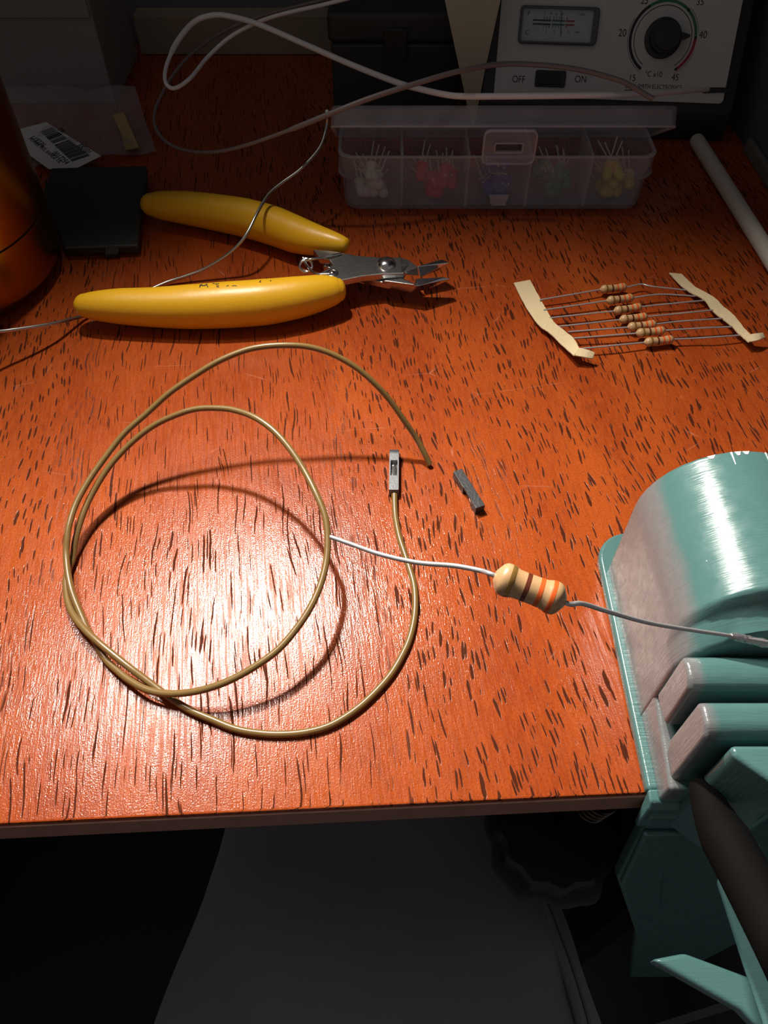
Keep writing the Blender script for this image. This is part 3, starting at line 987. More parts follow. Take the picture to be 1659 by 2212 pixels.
# worn black print on the near handle, following its surface
bvh = BVHTree.FromPolygons([(v.co / S + origin_of(h1)) for v in h1.data.vertices], [tuple(p.vertices) for p in h1.data.polygons])


def stroke(bm, pts, wpx):
    rows = []
    for i, (x, y) in enumerate(pts):
        x2, y2 = pts[min(i + 1, len(pts) - 1)]
        x1, y1 = pts[max(i - 1, 0)]
        dx, dy = x2 - x1, y2 - y1
        l = math.hypot(dx, dy) or 1
        row = []
        for sgn in (-1, 1):
            d = ray(x - dy / l * wpx * sgn / 2, y + dx / l * wpx * sgn / 2).normalized()
            hit = bvh.ray_cast(Vector((0, 0, CAMH)), d)
            if hit[0] is None:
                return
            row.append((hit[0] + hit[1] * 0.05, hit[0] + hit[1] * 0.01))
        rows.append(row)
    vv = [[bm.verts.new(q) for pair in r for q in pair] for r in rows]
    for a, b in zip(vv[:-1], vv[1:]):
        for i, j in ((0, 2), (1, 3), (0, 1), (2, 3)):
            bm.faces.new((a[i], a[j], b[j], b[i]))


bm = bmesh.new()
for pts, wpx in (([(431, 621), (434, 616), (437, 614.5)], 2.2), ([(431, 616), (440, 617.5), (448, 615)], 2.0), ([(446, 613), (448, 618), (449, 621)], 2.0),
                 ([(459, 612), (466, 614), (473, 613)], 1.6), ([(467, 618), (472, 617), (473, 620), (468, 620)], 1.6), ([(489, 618), (494, 617)], 1.4),
                 ([(501, 618), (507, 617), (512, 618)], 1.3), ([(560, 610), (564, 606)], 1.3), ([(562, 606), (563, 611)], 1.2),
                 ([(581, 601.5), (589, 602), (590, 608)], 2.4), ([(584, 605), (585, 608)], 1.8),
                 ([(594, 600), (598, 607)], 3.4), ([(599, 599), (606, 600), (611, 603.5), (608, 606), (600, 607)], 2.4)):
    stroke(bm, pts, wpx)
if len(bm.faces):
    emit('worn_print', bm, 'ink', h1, smooth=False)

# ------------------------------------------------------------------ solder wire, cables
sw = [(706, 240, 34), (707, 254, 31), (704, 280, 27.5), (690, 320, 24), (650, 365, 20.5), (612, 393, 18.5), (585, 415, 17.4), (568, 438, 16.6), (552, 468, 15.6),
      (536, 500, 13.4), (516, 528, 10.6), (485, 555, 7.2), (440, 582, 3.8), (400, 597, 2.2), (360, 610, 1.2), (305, 634, 0.7), (240, 662, 0.65), (205, 675, 0.8), (182, 682, 1.4), (163, 687, 2.6),
      (120, 698, 5.4), (80, 705, 7.4), (40, 711, 9.0), (0, 716, 10.5), (-50, 720, 13), (-110, 718, 17)]
tag(emit('solder_wire', tube(smooth_path([P(*q) for q in sw], 6), 0.56, 10), 'solder', at=P(360, 610)),
    'thin silvery solder wire winding over the yellow handles', 'solder')
wc = [PY(1528, 192, 302), PY(1470, 197, 290), PY(1400, 202, 279), PY(1320, 205, 271), PY(1200, 207, 268.5), PY(1090, 208, 268), PY(1000, 208, 268), PY(960, 204, 270), PY(910, 193, 274),
      PY(860, 179, 280), PY(760, 140, 292), PY(650, 92, 306), PY(560, 53, 318), PY(500, 36, 326), PY(460, 33, 330), PY(420, 47, 328), PY(385, 87, 318), PY(363, 132, 306), PY(356, 165, 298),
      PY(362, 185, 294), PY(380, 190, 294), PY(412, 168, 300), PY(450, 122, 316), PY(500, 78, 324), PY(560, 47, 326), PY(620, 28, 326), PY(700, 10, 325), PY(790, -14, 323)]
tag(emit('cable', tube(smooth_path(wc, 6), [1.0 if k < 100 else 0.72 for k in range((len(wc) - 1) * 6 + 1)], 12), 'white_cable', at=PY(1090, 208, 268)),
    'white cable crossing the clear box lid and looping at the upper left', 'cable')
gc = [PY(1412, 214, 263), PY(1395, 205, 264), PY(1370, 190, 266), PY(1330, 171, 271), PY(1230, 147, 276), PY(1100, 138, 276), PY(1000, 152, 268), PY(900, 180, 262), PY(800, 212, 258), PY(720, 243, 256),
      PY(620, 283, 256), PY(520, 317, 258), PY(450, 329, 262), PY(390, 322, 270), PY(352, 300, 279), PY(334, 268, 289), PY(336, 235, 298), PY(350, 203, 306), PY(372, 165, 315),
      PY(410, 120, 326), PY(470, 76, 337), PY(540, 43, 341), PY(640, 14, 340), PY(760, -14, 336)]
tag(emit('cable', tube(smooth_path(gc, 6), [0.85 if k < 60 else 0.58 for k in range((len(gc) - 1) * 6 + 1)], 12), 'grey_cable', at=PY(1412, 214, 276)),
    'thin grey brown cable arching in front of the soldering station panel', 'cable')

# ------------------------------------------------------------------ parts box with LEDs
X0, X1, Y0, Y1, ZR = -16.4, 95.6, 260.0, 285.0, 21.0
pb = thing('parts_box', 'half open frosted clear plastic box with five compartments of LEDs', 'box', ((X0 + X1) / 2, (Y0 + Y1) / 2, 0))


def rr3(ins, z, r):
    return [Vector((x, y, z)) for x, y in rrect(X0 + ins, X1 - ins, Y0 + ins, Y1 - ins, max(r, 0.6), 5)]


bm = loft([rr3(3.6, 0.1, 5), rr3(2.4, 0.5, 5), rr3(1.9, 1.6, 5), rr3(1.3, 13.0, 5), rr3(0.2, 13.4, 5), rr3(0.0, 14.2, 5), rr3(0.7, 14.8, 5), rr3(0.4, ZR, 5),
           rr3(1.3, ZR, 4.3), rr3(1.6, 14.4, 4.2), rr3(2.3, 13.0, 4), rr3(3.0, 1.8, 4), rr3(4.2, 1.2, 4)])
tray = emit('tray', bm, 'pp', pb, sharp=50)
rim = []
for i_, z in ((0.3, ZR - 0.3), (0.3, ZR + 0.15), (1.4, ZR + 0.15), (1.4, ZR - 0.3)):
    rim.append(rr3(i_, z, 5))
rim.append(rim[0])
emit('rim', loft(rim, cap0=False, cap1=False), 'pp_edge', tray, sharp=50)
DIV = [6.4, 29.8, 51.6, 73.0]
for x in DIV:
    emit('divider', box(x - 0.45, x + 0.45, Y0 + 2.2, Y1 - 2.2, 1.6, ZR - 0.4, 0.15, 1), 'pp_edge', pb)
emit('catch', hull([Vector((x, y, z)) for x, y, z in ((38.6, Y0 + 1.0, 3.2), (44.4, Y0 + 1.0, 3.2), (37.6, Y0 + 0.6, 7.4), (45.4, Y0 + 0.6, 7.4),
                                                       (39.0, Y0 - 0.6, 3.6), (44.0, Y0 - 0.6, 3.6), (38.2, Y0 - 0.2, 7.0), (44.8, Y0 - 0.2, 7.0))], 0.2), 'pp_edge', tray)
# lid, hinged at the back and propped up
LA = R(32)
HY, HZ = 287.0, 18.0


def lidpt(x, y, z):
    dy, dz = y - HY, z - HZ
    return Vector((x, HY + dy * math.cos(LA) + dz * math.sin(LA), HZ - dy * math.sin(LA) + dz * math.cos(LA)))


LX0, LX1 = X0 - 1.6, X1 + 3.2


def lidring(ins, z, r):
    return [lidpt(x, y, z) for x, y in rrect(LX0 + ins, LX1 - ins, 258.5 + ins, 287.2 - ins, r, 4)]


bm = loft([lidring(0.0, 15.5, 2.0), lidring(0.25, 21.4, 2.0), lidring(0.9, 22.0, 2.0), lidring(3.0, 22.05, 2.0), lidring(3.0, 21.2, 2.0), lidring(1.25, 20.9, 1.4), lidring(1.0, 15.5, 1.4)], cap0=False, cap1=False)
b2 = loft([lidring(3.0, 22.05, 2.0), lidring(3.0, 21.2, 2.0)])
lid = emit('lid', join(bm, b2), 'pp', pb, sharp=50)
rimr = [lidring(-0.05, 15.3, 2.0), lidring(-0.05, 15.9, 2.0), lidring(1.05, 15.9, 1.5), lidring(1.05, 15.3, 1.5)]
emit('lid_rim', loft(rimr + [rimr[0]], cap0=False, cap1=False), 'pp_edge', lid, sharp=50)
emit('hinge', tube([Vector((X0 + 8, 286.6, 18.0)), Vector((X1 - 8, 286.6, 18.0))], 0.9, 10), 'pp_edge', pb)
# latch flap with its slot
fx0, fx1 = 33.6, 51.8
bm = bmesh.new()
ytab = 258.6
outer = [Vector((x, ytab, z)) for x, z in rrect(fx0, fx1, 19.4, 31.2, 2.2, 5)]
innr = [Vector((x, ytab, z)) for x, z in rrect(fx0 + 4.3, fx1 - 4.7, 23.8, 26.6, 0.5, 5)]
ring = [outer, [p + Vector((0, 1.0, 0)) for p in outer], [p + Vector((0, 1.0, 0)) for p in innr], innr, outer]
flap = emit('latch_flap', loft(ring, bm, cap0=False, cap1=False), 'pp', lid, sharp=40)
edge = [Vector((x, ytab - 0.1, z)) for x, z in rrect(fx0 + 0.3, fx1 - 0.3, 19.7, 30.9, 2.0, 5)]
emit('flap_edge', tube(edge + [edge[0]], 0.38, 8), 'pp_edge', flap)
edge = [Vector((x, ytab - 0.1, z)) for x, z in rrect(fx0 + 4.1, fx1 - 4.5, 23.6, 26.8, 0.5, 3)]
emit('slot_edge', tube(edge + [edge[0]], 0.3, 8), 'pp_edge', flap)


def make_led(kind, rad, label, group):
    t = thing('led', label, 'led', (0, 0, 0), group)
    prof = [(rad * 1.16, 0), (rad * 1.16, rad * 0.4), (rad, rad * 0.42), (rad, rad * 2.3), (rad * 0.92, rad * 2.75), (rad * 0.68, rad * 3.1), (rad * 0.36, rad * 3.28), (0, rad * 3.34)]
    emit('lens', lathe(prof, (0, 0, 0), seg=14), 'lens_' + kind, t)
    for sx, ll in ((-0.42, 10.6), (0.42, 9.2)):
        emit('leg', tube([Vector((sx * rad, 0, 0.2)), Vector((sx * rad, 0, -4)), Vector((sx * rad * 1.4, 0.3, -ll))], 0.28, 6), 'led_leg', t)
    return t


cells = [X0 + 1.5] + DIV + [X1 - 1.5]
rng = random.Random(21)
for ci, (kind, cname) in enumerate((('clear', 'clear white'), ('red', 'red'), ('blue', 'blue'), ('green', 'green'), ('yellow', 'yellow'))):
    proto = make_led(kind, 1.95, cname + ' LED lying in its compartment of the clear plastic box', cname + ' LEDs in the plastic box')
    xm, half = (cells[ci] + cells[ci + 1]) / 2, (cells[ci + 1] - cells[ci]) / 2
    for k in range(10):
        o = proto if k == 0 else copy_tree(proto)
        # a loose heap: heads low, legs rising towards the far or the near wall
        lay, colm = divmod(k, 4)
        front = rng.random() < (0.8 if lay == 0 else 0.5)
        tilt = rng.uniform(1.66, 2.15)
        ang = rng.uniform(-0.55, 0.55)
        hl, tl = 6.5, 10.6                                   # head and leg length
        lat = max(abs(math.sin(ang)) * hl, abs(math.sin(ang)) * tl) + 3.2
        room = max(0.0, half - 1.2 - lat)
        x = xm + room * ((colm - 1.5) / 1.5 + rng.uniform(-0.25, 0.25) if lay < 2 else rng.uniform(-1, 1))
        x = min(max(x, xm - room), xm + room)
        reach = hl * math.sin(tilt) * math.cos(ang) + 2.3
        y = Y0 + 3.4 + reach if front else Y1 - 3.4 - reach
        z = 1.7 + hl * abs(math.cos(tilt)) + 2.2 * math.sin(tilt) + lay * 3.1
        q = Matrix.Rotation(ang + (0 if front else math.pi), 4, 'Z') @ Matrix.Rotation(tilt, 4, 'X')
        o.location = Vector((x, y, z)) * S
        o.rotation_euler = q.to_euler()

# ------------------------------------------------------------------ soldering station
SY, SL = R(-4.5), R(27)
sh = Vector((math.cos(SY), math.sin(SY), 0))
nb = Vector((-math.sin(SY), math.cos(SY), 0))
sw_ = Vector((0, 0, 1)) * math.cos(SL) + nb * math.sin(SL)
sn = sh.cross(sw_)                                  # out of the panel, towards the viewer
SB = P(1066, 207, 16)
SW, SHT = 89.5, 92.0


def SP(a, b, c=0.0):
    return SB + sh * a + sw_ * b + sn * c


def sab(px, py):
    """panel coordinates of a measured point"""
    d = ray(px, py)
    k = (SB - Vector((0, 0, CAMH))).dot(sn) / d.dot(sn)
    q = Vector((0, 0, CAMH)) + d * k - SB
    return q.dot(sh), q.dot(sw_)


st = thing('soldering_station', 'soldering station with grey panel, meter, dial knob and black case', 'soldering station', SB + sh * 45 + nb * 40 - Vector((0, 0, 16)))
prof = [(-4.2, 0), (0, 16 - 2.5)]


def side(a):
    p0 = SP(a, -3.0, -1.0)
    p1 = SP(a, SHT + 3, -1.0)
    back = p1 + nb * 32
    return [p0, p1, back, Vector((back.x, back.y, 0.1)), Vector((p0.x, p0.y, 0.1)) + nb * 3.0, p0 + Vector((0, 0, -6))]


case = prism(side(-5.2), sh * (SW + 10.4), 1.2, 3)
emit('case', case, 'black', st, sharp=40)
bm = prism([SP(a, b, -1.2) for a, b in rrect(0, SW, 0, SHT, 1.5, 3)], sn * 1.6, 0.3, 2)
pan = emit('front_panel', bm, 'panel', st, sharp=40)
# meter
mc = [sab(*q) for q in ((1118, 97), (1282, 98), (1300, 16), (1124, 14))]
ma0, ma1 = (mc[0][0] + mc[3][0]) / 2, (mc[1][0] + mc[2][0]) / 2
mb0, mb1 = (mc[0][1] + mc[1][1]) / 2, (mc[2][1] + mc[3][1]) / 2
o_, i_ = rrect(ma0, ma1, mb0, mb1, 1.6, 5), rrect(ma0 + 1.0, ma1 - 2.2, mb0 + 0.9, mb1 - 0.9, 0.8, 5)
bm = loft([[SP(a, b, 0.2) for a, b in o_], [SP(a, b, 1.8) for a, b in o_], [SP(a, b, 2.2) for a, b in rrect(ma0 + .4, ma1 - .4, mb0 + .4, mb1 - .4, 1.3, 5)],
           [SP(a, b, 2.2) for a, b in i_], [SP(a, b, 0.7) for a, b in i_]], cap0=False, cap1=False)
mt_ = emit('meter', bm, 'bezel', st, sharp=40)
emit('meter_scale', prism([SP(a, b, 0.45) for a, b in rrect(ma0 + .6, ma1 - 1.6, mb0 + .6, mb1 - .6, 0.8, 4)], sn * 0.35), 'meter_face', mt_)
emit('meter_window', prism([SP(a, b, 1.75) for a, b in rrect(ma0 + .7, ma1 - 1.8, mb0 + .6, mb1 - .6, 0.8, 4)], sn * 0.2), 'glass', mt_)


def mpt(fx, fy):
    return ma0 + (ma1 - ma0) * fx, mb0 + (mb1 - mb0) * fy


def flat(parent, name, a0, a1, b0, b1, c, mat, th=0.05, slant=0.0):
    return emit(name, prism([SP(a0, b0, c), SP(a1, b0, c), SP(a1 + slant, b1, c), SP(a0 + slant, b1, c)], sn * th), mat, parent, smooth=False)


mw, mh = ma1 - ma0, mb1 - mb0
for fx0_, fx1_, mat in ((0.17, 0.40, 'ink'), (0.415, 0.575, 'ink_green'), (0.585, 0.70, 'ink_red')):
    for fy in (0.51, 0.61):
        a, b = mpt(fx0_, fy)
        a2, _ = mpt(fx1_, fy)
        flat(mt_, 'scale_bar', a, a2, b, b + 0.045 * mh, 0.82, mat)
for k, fx in enumerate((0.31, 0.345, 0.38, 0.43, 0.465, 0.50, 0.535, 0.60)):
    for fy in (0.44, 0.66):
        a, b = mpt(fx, fy)
        flat(mt_, 'tick', a - 0.12, a + 0.12, b, b + 0.08 * mh, 0.82, 'ink' if fx < 0.41 else ('ink_green' if fx < 0.58 else 'ink_red'))
for txt, fx, fy, sz in (('F', 0.11, 0.80, 2.1), ('C', 0.11, 0.30, 2.1), ('3', 0.31, 0.81, 1.3), ('4', 0.39, 0.81, 1.3), ('6', 0.46, 0.81, 1.3), ('8', 0.535, 0.81, 1.3),
                        ('1', 0.24, 0.35, 1.3), ('2', 0.35, 0.35, 1.3), ('3', 0.45, 0.35, 1.3), ('4', 0.54, 0.35, 1.3), ('5', 0.63, 0.35, 1.3), ('x100', 0.74, 0.35, 1.0), ('x100', 0.78, 0.81, 1.0)):
    a, b = mpt(fx, fy)
    lettering(txt, sz, SP(a, b, 0.82), sh, sw_, mt_)
a, b = mpt(0.545, 0.22)
a2, b2_ = mpt(0.51, 0.92)
emit('needle', prism([SP(a - 0.09, b, 1.1), SP(a + 0.09, b, 1.1), SP(a2 + 0.09, b2_, 1.1), SP(a2 - 0.09, b2_, 1.1)], sn * 0.1), 'ink', mt_, smooth=False)
# dial
ka, kb = sab(1431, 83)
ax = SP(ka, kb, 0.4)
kr = 6.9
knb = emit('dial_knob', lathe([(kr, 0), (kr, 0.8), (kr * 0.97, 1.0), (kr * 0.78, 1.2), (kr * 0.74, 6.6), (kr * 0.66, 7.4), (0, 7.5)], ax, sn, 40), 'black', st, sharp=40)
emit('pointer', prism([SP(ka + 4.6, kb - 1.2, 1.0), SP(ka + 8.6, kb - 0.1, 1.0), SP(ka + 8.9, kb + 0.7, 1.0), SP(ka + 4.6, kb + 1.9, 1.0)], sn * 5.0, 0.2, 2), 'black', knb)


def arc(parent, name, r0, r1, a0, a1, mat, c=0.42):
    n = max(6, int(abs(a1 - a0) / 6))
    o_, i2 = [], []
    for k in range(n + 1):
        a = R(a0 + (a1 - a0) * k / n)
        o_.append(SP(ka + r1 * math.cos(a), kb + r1 * math.sin(a), c))
        i2.append(SP(ka + r0 * math.cos(a), kb + r0 * math.sin(a), c))
    b = bmesh.new()
    vo = [b.verts.new(p) for p in o_]
    vi = [b.verts.new(p) for p in i2]
    for k in range(n):
        b.faces.new((vi[k], vo[k], vo[k + 1], vi[k + 1]))
    r_ = bmesh.ops.extrude_face_region(b, geom=list(b.faces))
    for v in r_['geom']:
        if isinstance(v, bmesh.types.BMVert):
            v.co += sn * 0.04
    return emit(name, b, mat, parent, smooth=False)


RD = 12.2
arc(pan, 'dial_ring', RD - 1.6, RD - 1.35, -56, 236, 'ink')
arc(pan, 'dial_band', RD - 0.5, RD + 0.5, 126, 236, 'ink')
arc(pan, 'dial_band', RD - 0.5, RD + 0.5, 4, 122, 'ink_green')
arc(pan, 'dial_band', RD - 0.5, RD + 0.5, -56, 0, 'ink_red')
arc(pan, 'dial_line', RD + 0.9, RD + 1.05, 150, 240, 'ink')
arc(pan, 'dial_line', RD + 0.9, RD + 1.05, 8, 50, 'ink_green')
arc(pan, 'dial_line', RD + 0.9, RD + 1.05, -60, -14, 'ink_red')
for ang in (236, 180, 124, 50, 2, -56):
    a = R(ang)
    emit('dial_dot', lathe([(0.55, 0.38), (0.55, 0.5), (0, 0.5)], SP(ka + RD * math.cos(a), kb + RD * math.sin(a), 0), sn, 12), 'ink', pan)
for txt, px, py, sz in (('15', 1365, 169, 3.3), ('20', 1344, 72, 3.5), ('25', 1392, 2, 3.3), ('35', 1512, 5, 3.3), ('40', 1518, 76, 3.5), ('45', 1458, 168, 3.3), ('°C x10', 1411, 161, 2.7),
                        ('OFF', 1120, 172, 3.4), ('ON', 1254, 172, 3.4)):
    a, b = sab(px, py)
    lettering(txt, sz, SP(a, b, 0.42), sh, sw_, pan, stretch=0.86)
a, b = sab(1411, 188)
flat(pan, 'name_underline', a - 11, a + 11, b - 1.5, b - 1.25, 0.42, 'ink')
lettering('DICK SMITH ELECTRONICS', 2.15, SP(a, b, 0.42), sh, sw_, pan, stretch=0.84)
# power switch
c4 = [sab(*q) for q in ((1154, 188), (1219, 189), (1223, 153), (1157, 152))]
a0, a1 = (c4[0][0] + c4[3][0]) / 2, (c4[1][0] + c4[2][0]) / 2
b0, b1 = (c4[0][1] + c4[1][1]) / 2, (c4[2][1] + c4[3][1]) / 2
swt = emit('power_switch', prism([SP(a, b, 0.3) for a, b in rrect(a0, a1, b0, b1, 0.5, 2)], sn * 1.0, 0.2, 1), 'black', st)
emit('rocker', hull([SP(a0 + 1, b0 + .8, 1.2), SP(a1 - 1, b0 + .8, 1.2), SP(a1 - 1, b1 - .8, 1.2), SP(a0 + 1, b1 - .8, 1.2), SP(a0 + 1, b0 + .8, 2.6), SP(a0 + 1, b1 - .8, 2.6), SP((a0 + a1) / 2, b0 + .8, 1.8), SP((a0 + a1) / 2, b1 - .8, 1.8)], 0.2), 'black', swt)
emit('corner_clip', prism([SP(81, 3.4, 0.3), SP(91.5, 4.0, 0.3), SP(91.5, 5.6, 0.3), SP(80.5, 5.4, 0.3)], sn * 0.8, 0.2), 'black', st)

# ------------------------------------------------------------------ white rod, card, dark case, batten at the back
r0, r1 = P(1507, 306, 2.9), P(1659, 548, 2.9)
r2 = r1 + (r1 - r0) * 0.55
dd = (r0 - r1).normalized()
pth = [r0 + dd * 2.7, r0 + dd * 2.4, r0 + dd * 1.6, r0, r1, r2]
tag(emit('plastic_rod', tube(pth, [0.9, 1.9, 2.6, 2.85, 2.85, 2.85], 24), 'white_rod', at=(r1.x, r1.y, 0)), 'plain white round rod lying at the right edge of the desk', 'rod')

cs = thing('storage_case', 'low dark plastic case standing behind the clear parts box', 'case', (8, 365, 0))
emit('case_body', box(-21, 30, 332, 398, 0.1, 30, 1.5, 3), 'case', cs)
emit('case_lid', box(-22, 31, 331, 399, 30.4, 41, 1.8, 3), 'case', cs)
emit('case_latch', box(0, 9, 329.6, 331.2, 25, 36, 0.5, 2), 'black', cs)

tip = Vector((37.0, 321, 0.2))
up_ = [Vector((37.0 + dx, 321 - 0.06 * dz, dz)) for dx, dz in ((0, 0.2), (2.4, 26), (6.6, 60), (12.0, 110), (-22, 96), (-17.5, 58))]
cd = emit('cream_card', prism(up_, (0.0, 0.6, 0.05), 0.1, 1), 'card', at=tip)
tag(cd, 'cream card corner standing point down beside the soldering station', 'card')

tag(emit('wooden_batten', box(-116, -24, 398, 408, 0.1, 17, 0.8, 2), 'batten', at=(-70, 403, 0.1)), 'dull tan wooden batten lying along the back of the desk', 'batten')

gb = thing('carton', 'grey carton at the back left corner of the desk behind the plastic bag', 'box', (-200, 372, 0))
emit('carton_body', box(-300, -117, 347, 396, 0.1, 46, 0.8, 2), 'grey_card', gb)
emit('carton_flap', prism([Vector((-299, 346.6, 44)), Vector((-118, 346.6, 44)), Vector((-118, 346.6, 34)), Vector((-299, 346.6, 34))], (0, -0.6, 0), 0.15, 1), 'grey_card', gb)

# ------------------------------------------------------------------ bag with barcode label, battery cover
bag = thing('plastic_bag', 'clear plastic bag with a white barcode label', 'bag', P(150, 330))


def bagz(x, y):
    return 1.9 + max(0, (y - 322)) * 0.34 + 0.8 * math.sin(x * 0.16 + y * 0.09) + 0.6 * math.sin(x * 0.31 - y * 0.22)


bc = [P(76, 362, 1), P(338, 330, 1), PY(284, 158, 343), PY(12, 208, 343)]
NU, NV = 26, 26


def bag_sheet(off, bm=None):
    b = bmesh.new()
    g = []
    for i in range(NU + 1):
        row = []
        for j in range(NV + 1):
            s_, t_ = i / NU, j / NV
            p = (bc[0] * (1 - s_) + bc[1] * s_) * (1 - t_) + (bc[3] * (1 - s_) + bc[2] * s_) * t_
            edge_ = min(s_, 1 - s_, t_, 1 - t_)
            row.append(b.verts.new((p.x, p.y, bagz(p.x, p.y) + off * min(1, edge_ * 8) + off * 0.15)))
        g.append(row)
    for i in range(NU):
        for j in range(NV):
            b.faces.new((g[i][j], g[i + 1][j], g[i + 1][j + 1], g[i][j + 1]))
    return join(bm, b)


film = emit('film', bag_sheet(2.2), 'film', bag, sharp=180)
emit('film', bag_sheet(0.0), 'film', bag, sharp=180)


def on_bag(px, py, lift=0.0):
    p = P(px, py, 4)
    for _ in range(3):
        p = P(px, py, bagz(p.x, p.y) + 2.6 + lift)
    return p


lab = [on_bag(43, 281), on_bag(55, 328), on_bag(106, 367), on_bag(150, 366), on_bag(219, 339), on_bag(101, 266)]
# flatten onto one plane
la_c = sum(lab, Vector()) / len(lab)
lh = (on_bag(219, 339) - on_bag(101, 266)).normalized()
lup = (on_bag(101, 266) - on_bag(43, 281))
lup = (lup - lh * lup.dot(lh)).normalized()
ln_ = lh.cross(lup)
if ln_.z < 0:
    ln_ = -ln_
lab = [p - ln_ * (p - la_c).dot(ln_) for p in lab]
label_o = emit('barcode_label', prism(lab, ln_ * 0.15), 'label', bag, smooth=False)


def lxy(px, py):
    d = ray(px, py)
    k = (la_c - Vector((0, 0, CAMH))).dot(ln_) / d.dot(ln_)
    q = Vector((0, 0, CAMH)) + d * k
    return (q - la_c).dot(lh), (q - la_c).dot(lup)


def LP(a, b, c=0.2):
    return la_c + lh * a + lup * b + ln_ * c


# bars: along the label from upper left to lower right
bl0, bl1 = lxy(88, 286), lxy(157, 351)        # lower ends of the first and last bar
bu0, bu1 = lxy(114, 276), lxy(196, 338)       # upper ends
bm = bmesh.new()
rng = random.Random(5)
t = 0.0
while t < 0.98:
    wbar = rng.choice((0.010, 0.014, 0.022, 0.034))
    if 0.40 < t < 0.45:
        t = 0.45
    p = [(bl0[0] + (bl1[0] - bl0[0]) * q, bl0[1] + (bl1[1] - bl0[1]) * q) for q in (t, min(1, t + wbar))]
    u = [(bu0[0] + (bu1[0] - bu0[0]) * q, bu0[1] + (bu1[1] - bu0[1]) * q) for q in (t, min(1, t + wbar))]
    prism([LP(*p[0]), LP(*p[1]), LP(*u[1]), LP(*u[0])], ln_ * 0.05, bm=bm)
    t += wbar + rng.choice((0.010, 0.014, 0.022))
emit('barcode', bm, 'ink', label_o, smooth=False)
tdir = (LP(*lxy(150, 354)) - LP(*lxy(70, 292)))
tup = LP(*lxy(114, 276)) - LP(*lxy(88, 286))
for txt, px, py, sz, st_ in (('119236', 82, 306, 3.4, 1.1), ('0017254', 131, 342, 3.4, 1.0), ('POWER MTL RANGE 1%', 97, 325, 2.6, 0.95), ('300101', 182, 322, 3.2, 1.0), ('DR', 133, 283, 2.8, 1.2)):
    lettering(txt, sz, LP(*lxy(px, py)), tdir, tup, label_o, stretch=st_)
tt = [on_bag(243.7, 248.5, .3), on_bag(267, 243, .3), on_bag(288, 285, .3), on_bag(300.6, 320, .3), on_bag(271, 324.5, .3), on_bag(262, 290, .3)]
emit('tape_strip', prism(tt, (0, 0, 0.2)), 'tan_tape', bag, smooth=False)

bcv = thing('battery_cover', 'black plastic battery cover with a small clip lying beside the pliers', 'cover', P(205, 470))
pts = [P(137, 535, 4.2), P(298, 530, 4.2), P(303, 470, 5.0), P(317, 390, 6.0), P(316, 357, 6.8), P(110, 362, 6.8), P(92, 413, 6.0), P(117, 480, 5.0)]
bm = prism(pts, (0, 0, -3.2), 0.7, 3)
for v in bm.verts:
    v.co.z = max(v.co.z, 0.9 if v.co.y > 250 else 0.35)
emit('plate', bm, 'black', bcv, sharp=50)
bm = hull([P(225, 531, 4.2), P(256, 530, 4.2), P(257, 549, 1.9), P(227, 551, 1.9), P(225, 536, 1.0), P(256, 535, 1.0), P(257, 556, 0.3), P(227, 558, 0.3)], 0.35)
emit('clip', bm, 'black', bcv, sharp=40)
emit('lip', prism([P(140, 537, 3.8), P(226, 534, 3.8), P(226, 531, 4.4), P(140, 534, 4.4)], (0, -0.5, -0.3), 0.1, 1), 'black', bcv)

# ------------------------------------------------------------------ bronze can at the left edge
can = thing('metal_can', 'tall shiny gold bronze can at the left edge of the photo', 'can', (-146, 223, 0))
cc = Vector((-146, 223, 0))
emit('base_cup', lathe([(28, 0.2), (30, 0.1), (33.5, 0.9), (35.6, 2.6), (36.9, 5.4), (37.4, 9), (37.4, 21.3), (37.2, 21.5)], cc, seg=96), 'bronze', can, sharp=50)
emit('seam', lathe([(37.0, 21.2), (37.0, 22.2)], cc, seg=96), 'seam', can)
emit('shell', lathe([(37.2, 21.9), (37.4, 22.1), (37.4, 96), (36.5, 99), (33, 101.5), (20, 102.5), (0, 102.6)], cc, seg=96), 'bronze', can, sharp=50)

# ------------------------------------------------------------------ the person's leg under the desk
leg = [((2, -330, -275), 108, 0.86), ((0, -180, -272), 106, 0.88), ((-2, -60, -268), 103, 0.9), ((-3, 32, -264), 98, 0.92), ((-4, 80, -262), 86, 0.93), ((-5, 114, -261), 76, 0.94),
       ((-8, 170, -264), 69, 0.95), ((-10, 215, -272), 66, 1.0), ((-11, 248, -300), 64, 1.0), ((-11, 258, -345), 60, 1.0), ((-11, 256, -420), 57, 1.0), ((-11, 252, -520), 52, 1.0), ((-11, 246, -610), 52, 1.0), ((-11, 242, -668), 54, 1.0)]
person = thing('person', 'seated person in charcoal trousers, one thigh reaching under the desk', 'person', (-11, 240, FLOORZ))
path, rad = smooth_path([p for p, r, s_ in leg], 8, [r for p, r, s_ in leg])
SEG = 72
b = bmesh.new()
n = len(path)
tans = [(path[min(i + 1, n - 1)] - path[max(i - 1, 0)]).normalized() for i in range(n)]
rings = []
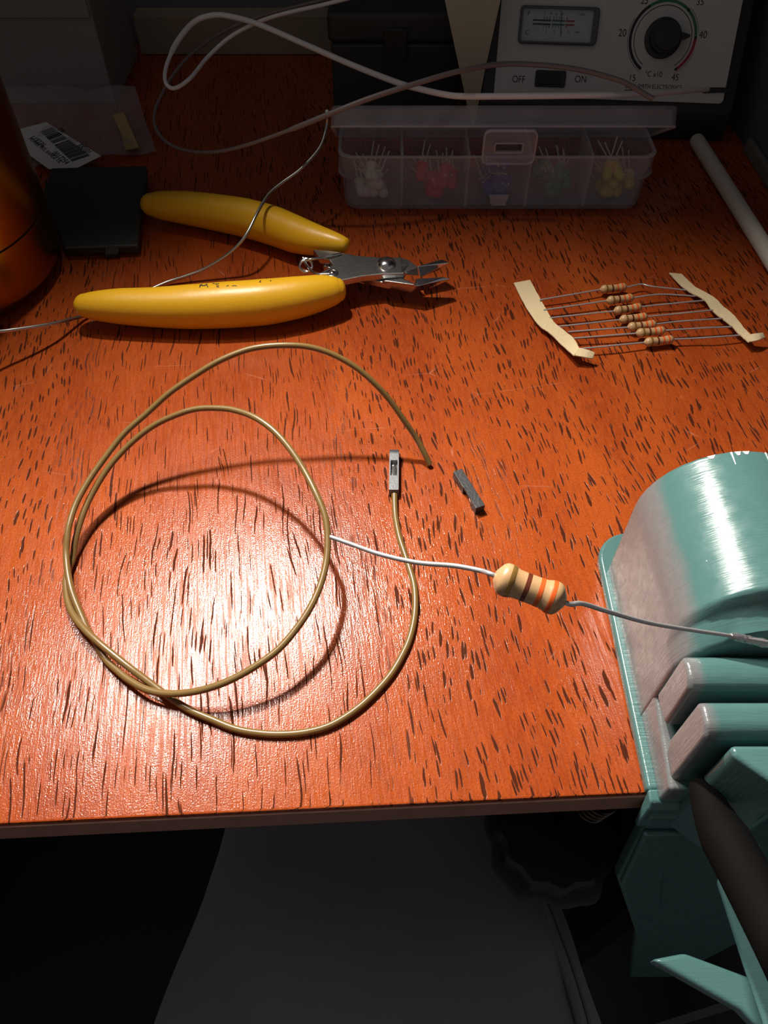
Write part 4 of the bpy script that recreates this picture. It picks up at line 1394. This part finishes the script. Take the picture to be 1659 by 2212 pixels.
frames = []
for i in range(n):
    t_ = tans[i]
    bi = Vector((1, 0, 0))
    nr = t_.cross(bi)
    if nr.z < 0 and abs(t_.y) > 0.5:
        nr = -nr
    nr = bi.cross(t_).normalized()
    frames.append((bi, nr))
    ring = []
    for k in range(SEG):
        a = 2 * math.pi * k / SEG
        y_ = path[i].y
        wr = 1 + 0.012 * math.sin(3 * a + y_ * 0.03) + 0.018 * math.sin(y_ * 0.09 + 2.2 * a) * max(0, math.cos(a)) + 0.014 * math.sin(y_ * 0.055 - 4 * a + path[i].z * 0.05)
        ring.append(b.verts.new(path[i] + (bi * math.cos(a) + nr * math.sin(a) * 0.93) * rad[i] * wr))
    rings.append(ring)
for i in range(n - 1):
    for k in range(SEG):
        b.faces.new((rings[i][k], rings[i][(k + 1) % SEG], rings[i + 1][(k + 1) % SEG], rings[i + 1][k]))
b.faces.new(rings[0][::-1])
b.faces.new(rings[-1])
emit('trouser_leg', b, 'trouser', person, sharp=180)
sm = []
for i in range(8, 56):
    bi, nr = frames[i]
    sgn = 1 if nr.z > 0 else -1
    a = R(34)
    sm.append(path[i] + (bi * math.cos(a) + nr * sgn * math.sin(a) * 0.93) * (rad[i] * 1.004))
emit('side_seam', tube(sm, 2.2, 8), 'trouser', person)
sm2 = [q + Vector((4.5, 0, -2.5)) for q in sm]
emit('side_seam', tube(sm2, 1.4, 8), 'trouser', person)
bm = hull([Vector(q) for q in ((-46, 205, FLOORZ + .2), (24, 205, FLOORZ + .2), (-50, 300, FLOORZ + .2), (28, 300, FLOORZ + .2), (-36, 400, FLOORZ + .2), (14, 400, FLOORZ + .2), (-11, 415, FLOORZ + .2), (-40, 205, FLOORZ + 60), (18, 205, FLOORZ + 60), (-40, 290, FLOORZ + 62), (18, 290, FLOORZ + 62), (-28, 390, FLOORZ + 28), (6, 390, FLOORZ + 28))], 8, 3)
emit('shoe', bm, 'shoe', person)

# helper property is only needed while building
for o in bpy.data.objects:
    if '_o' in o:
        del o['_o']
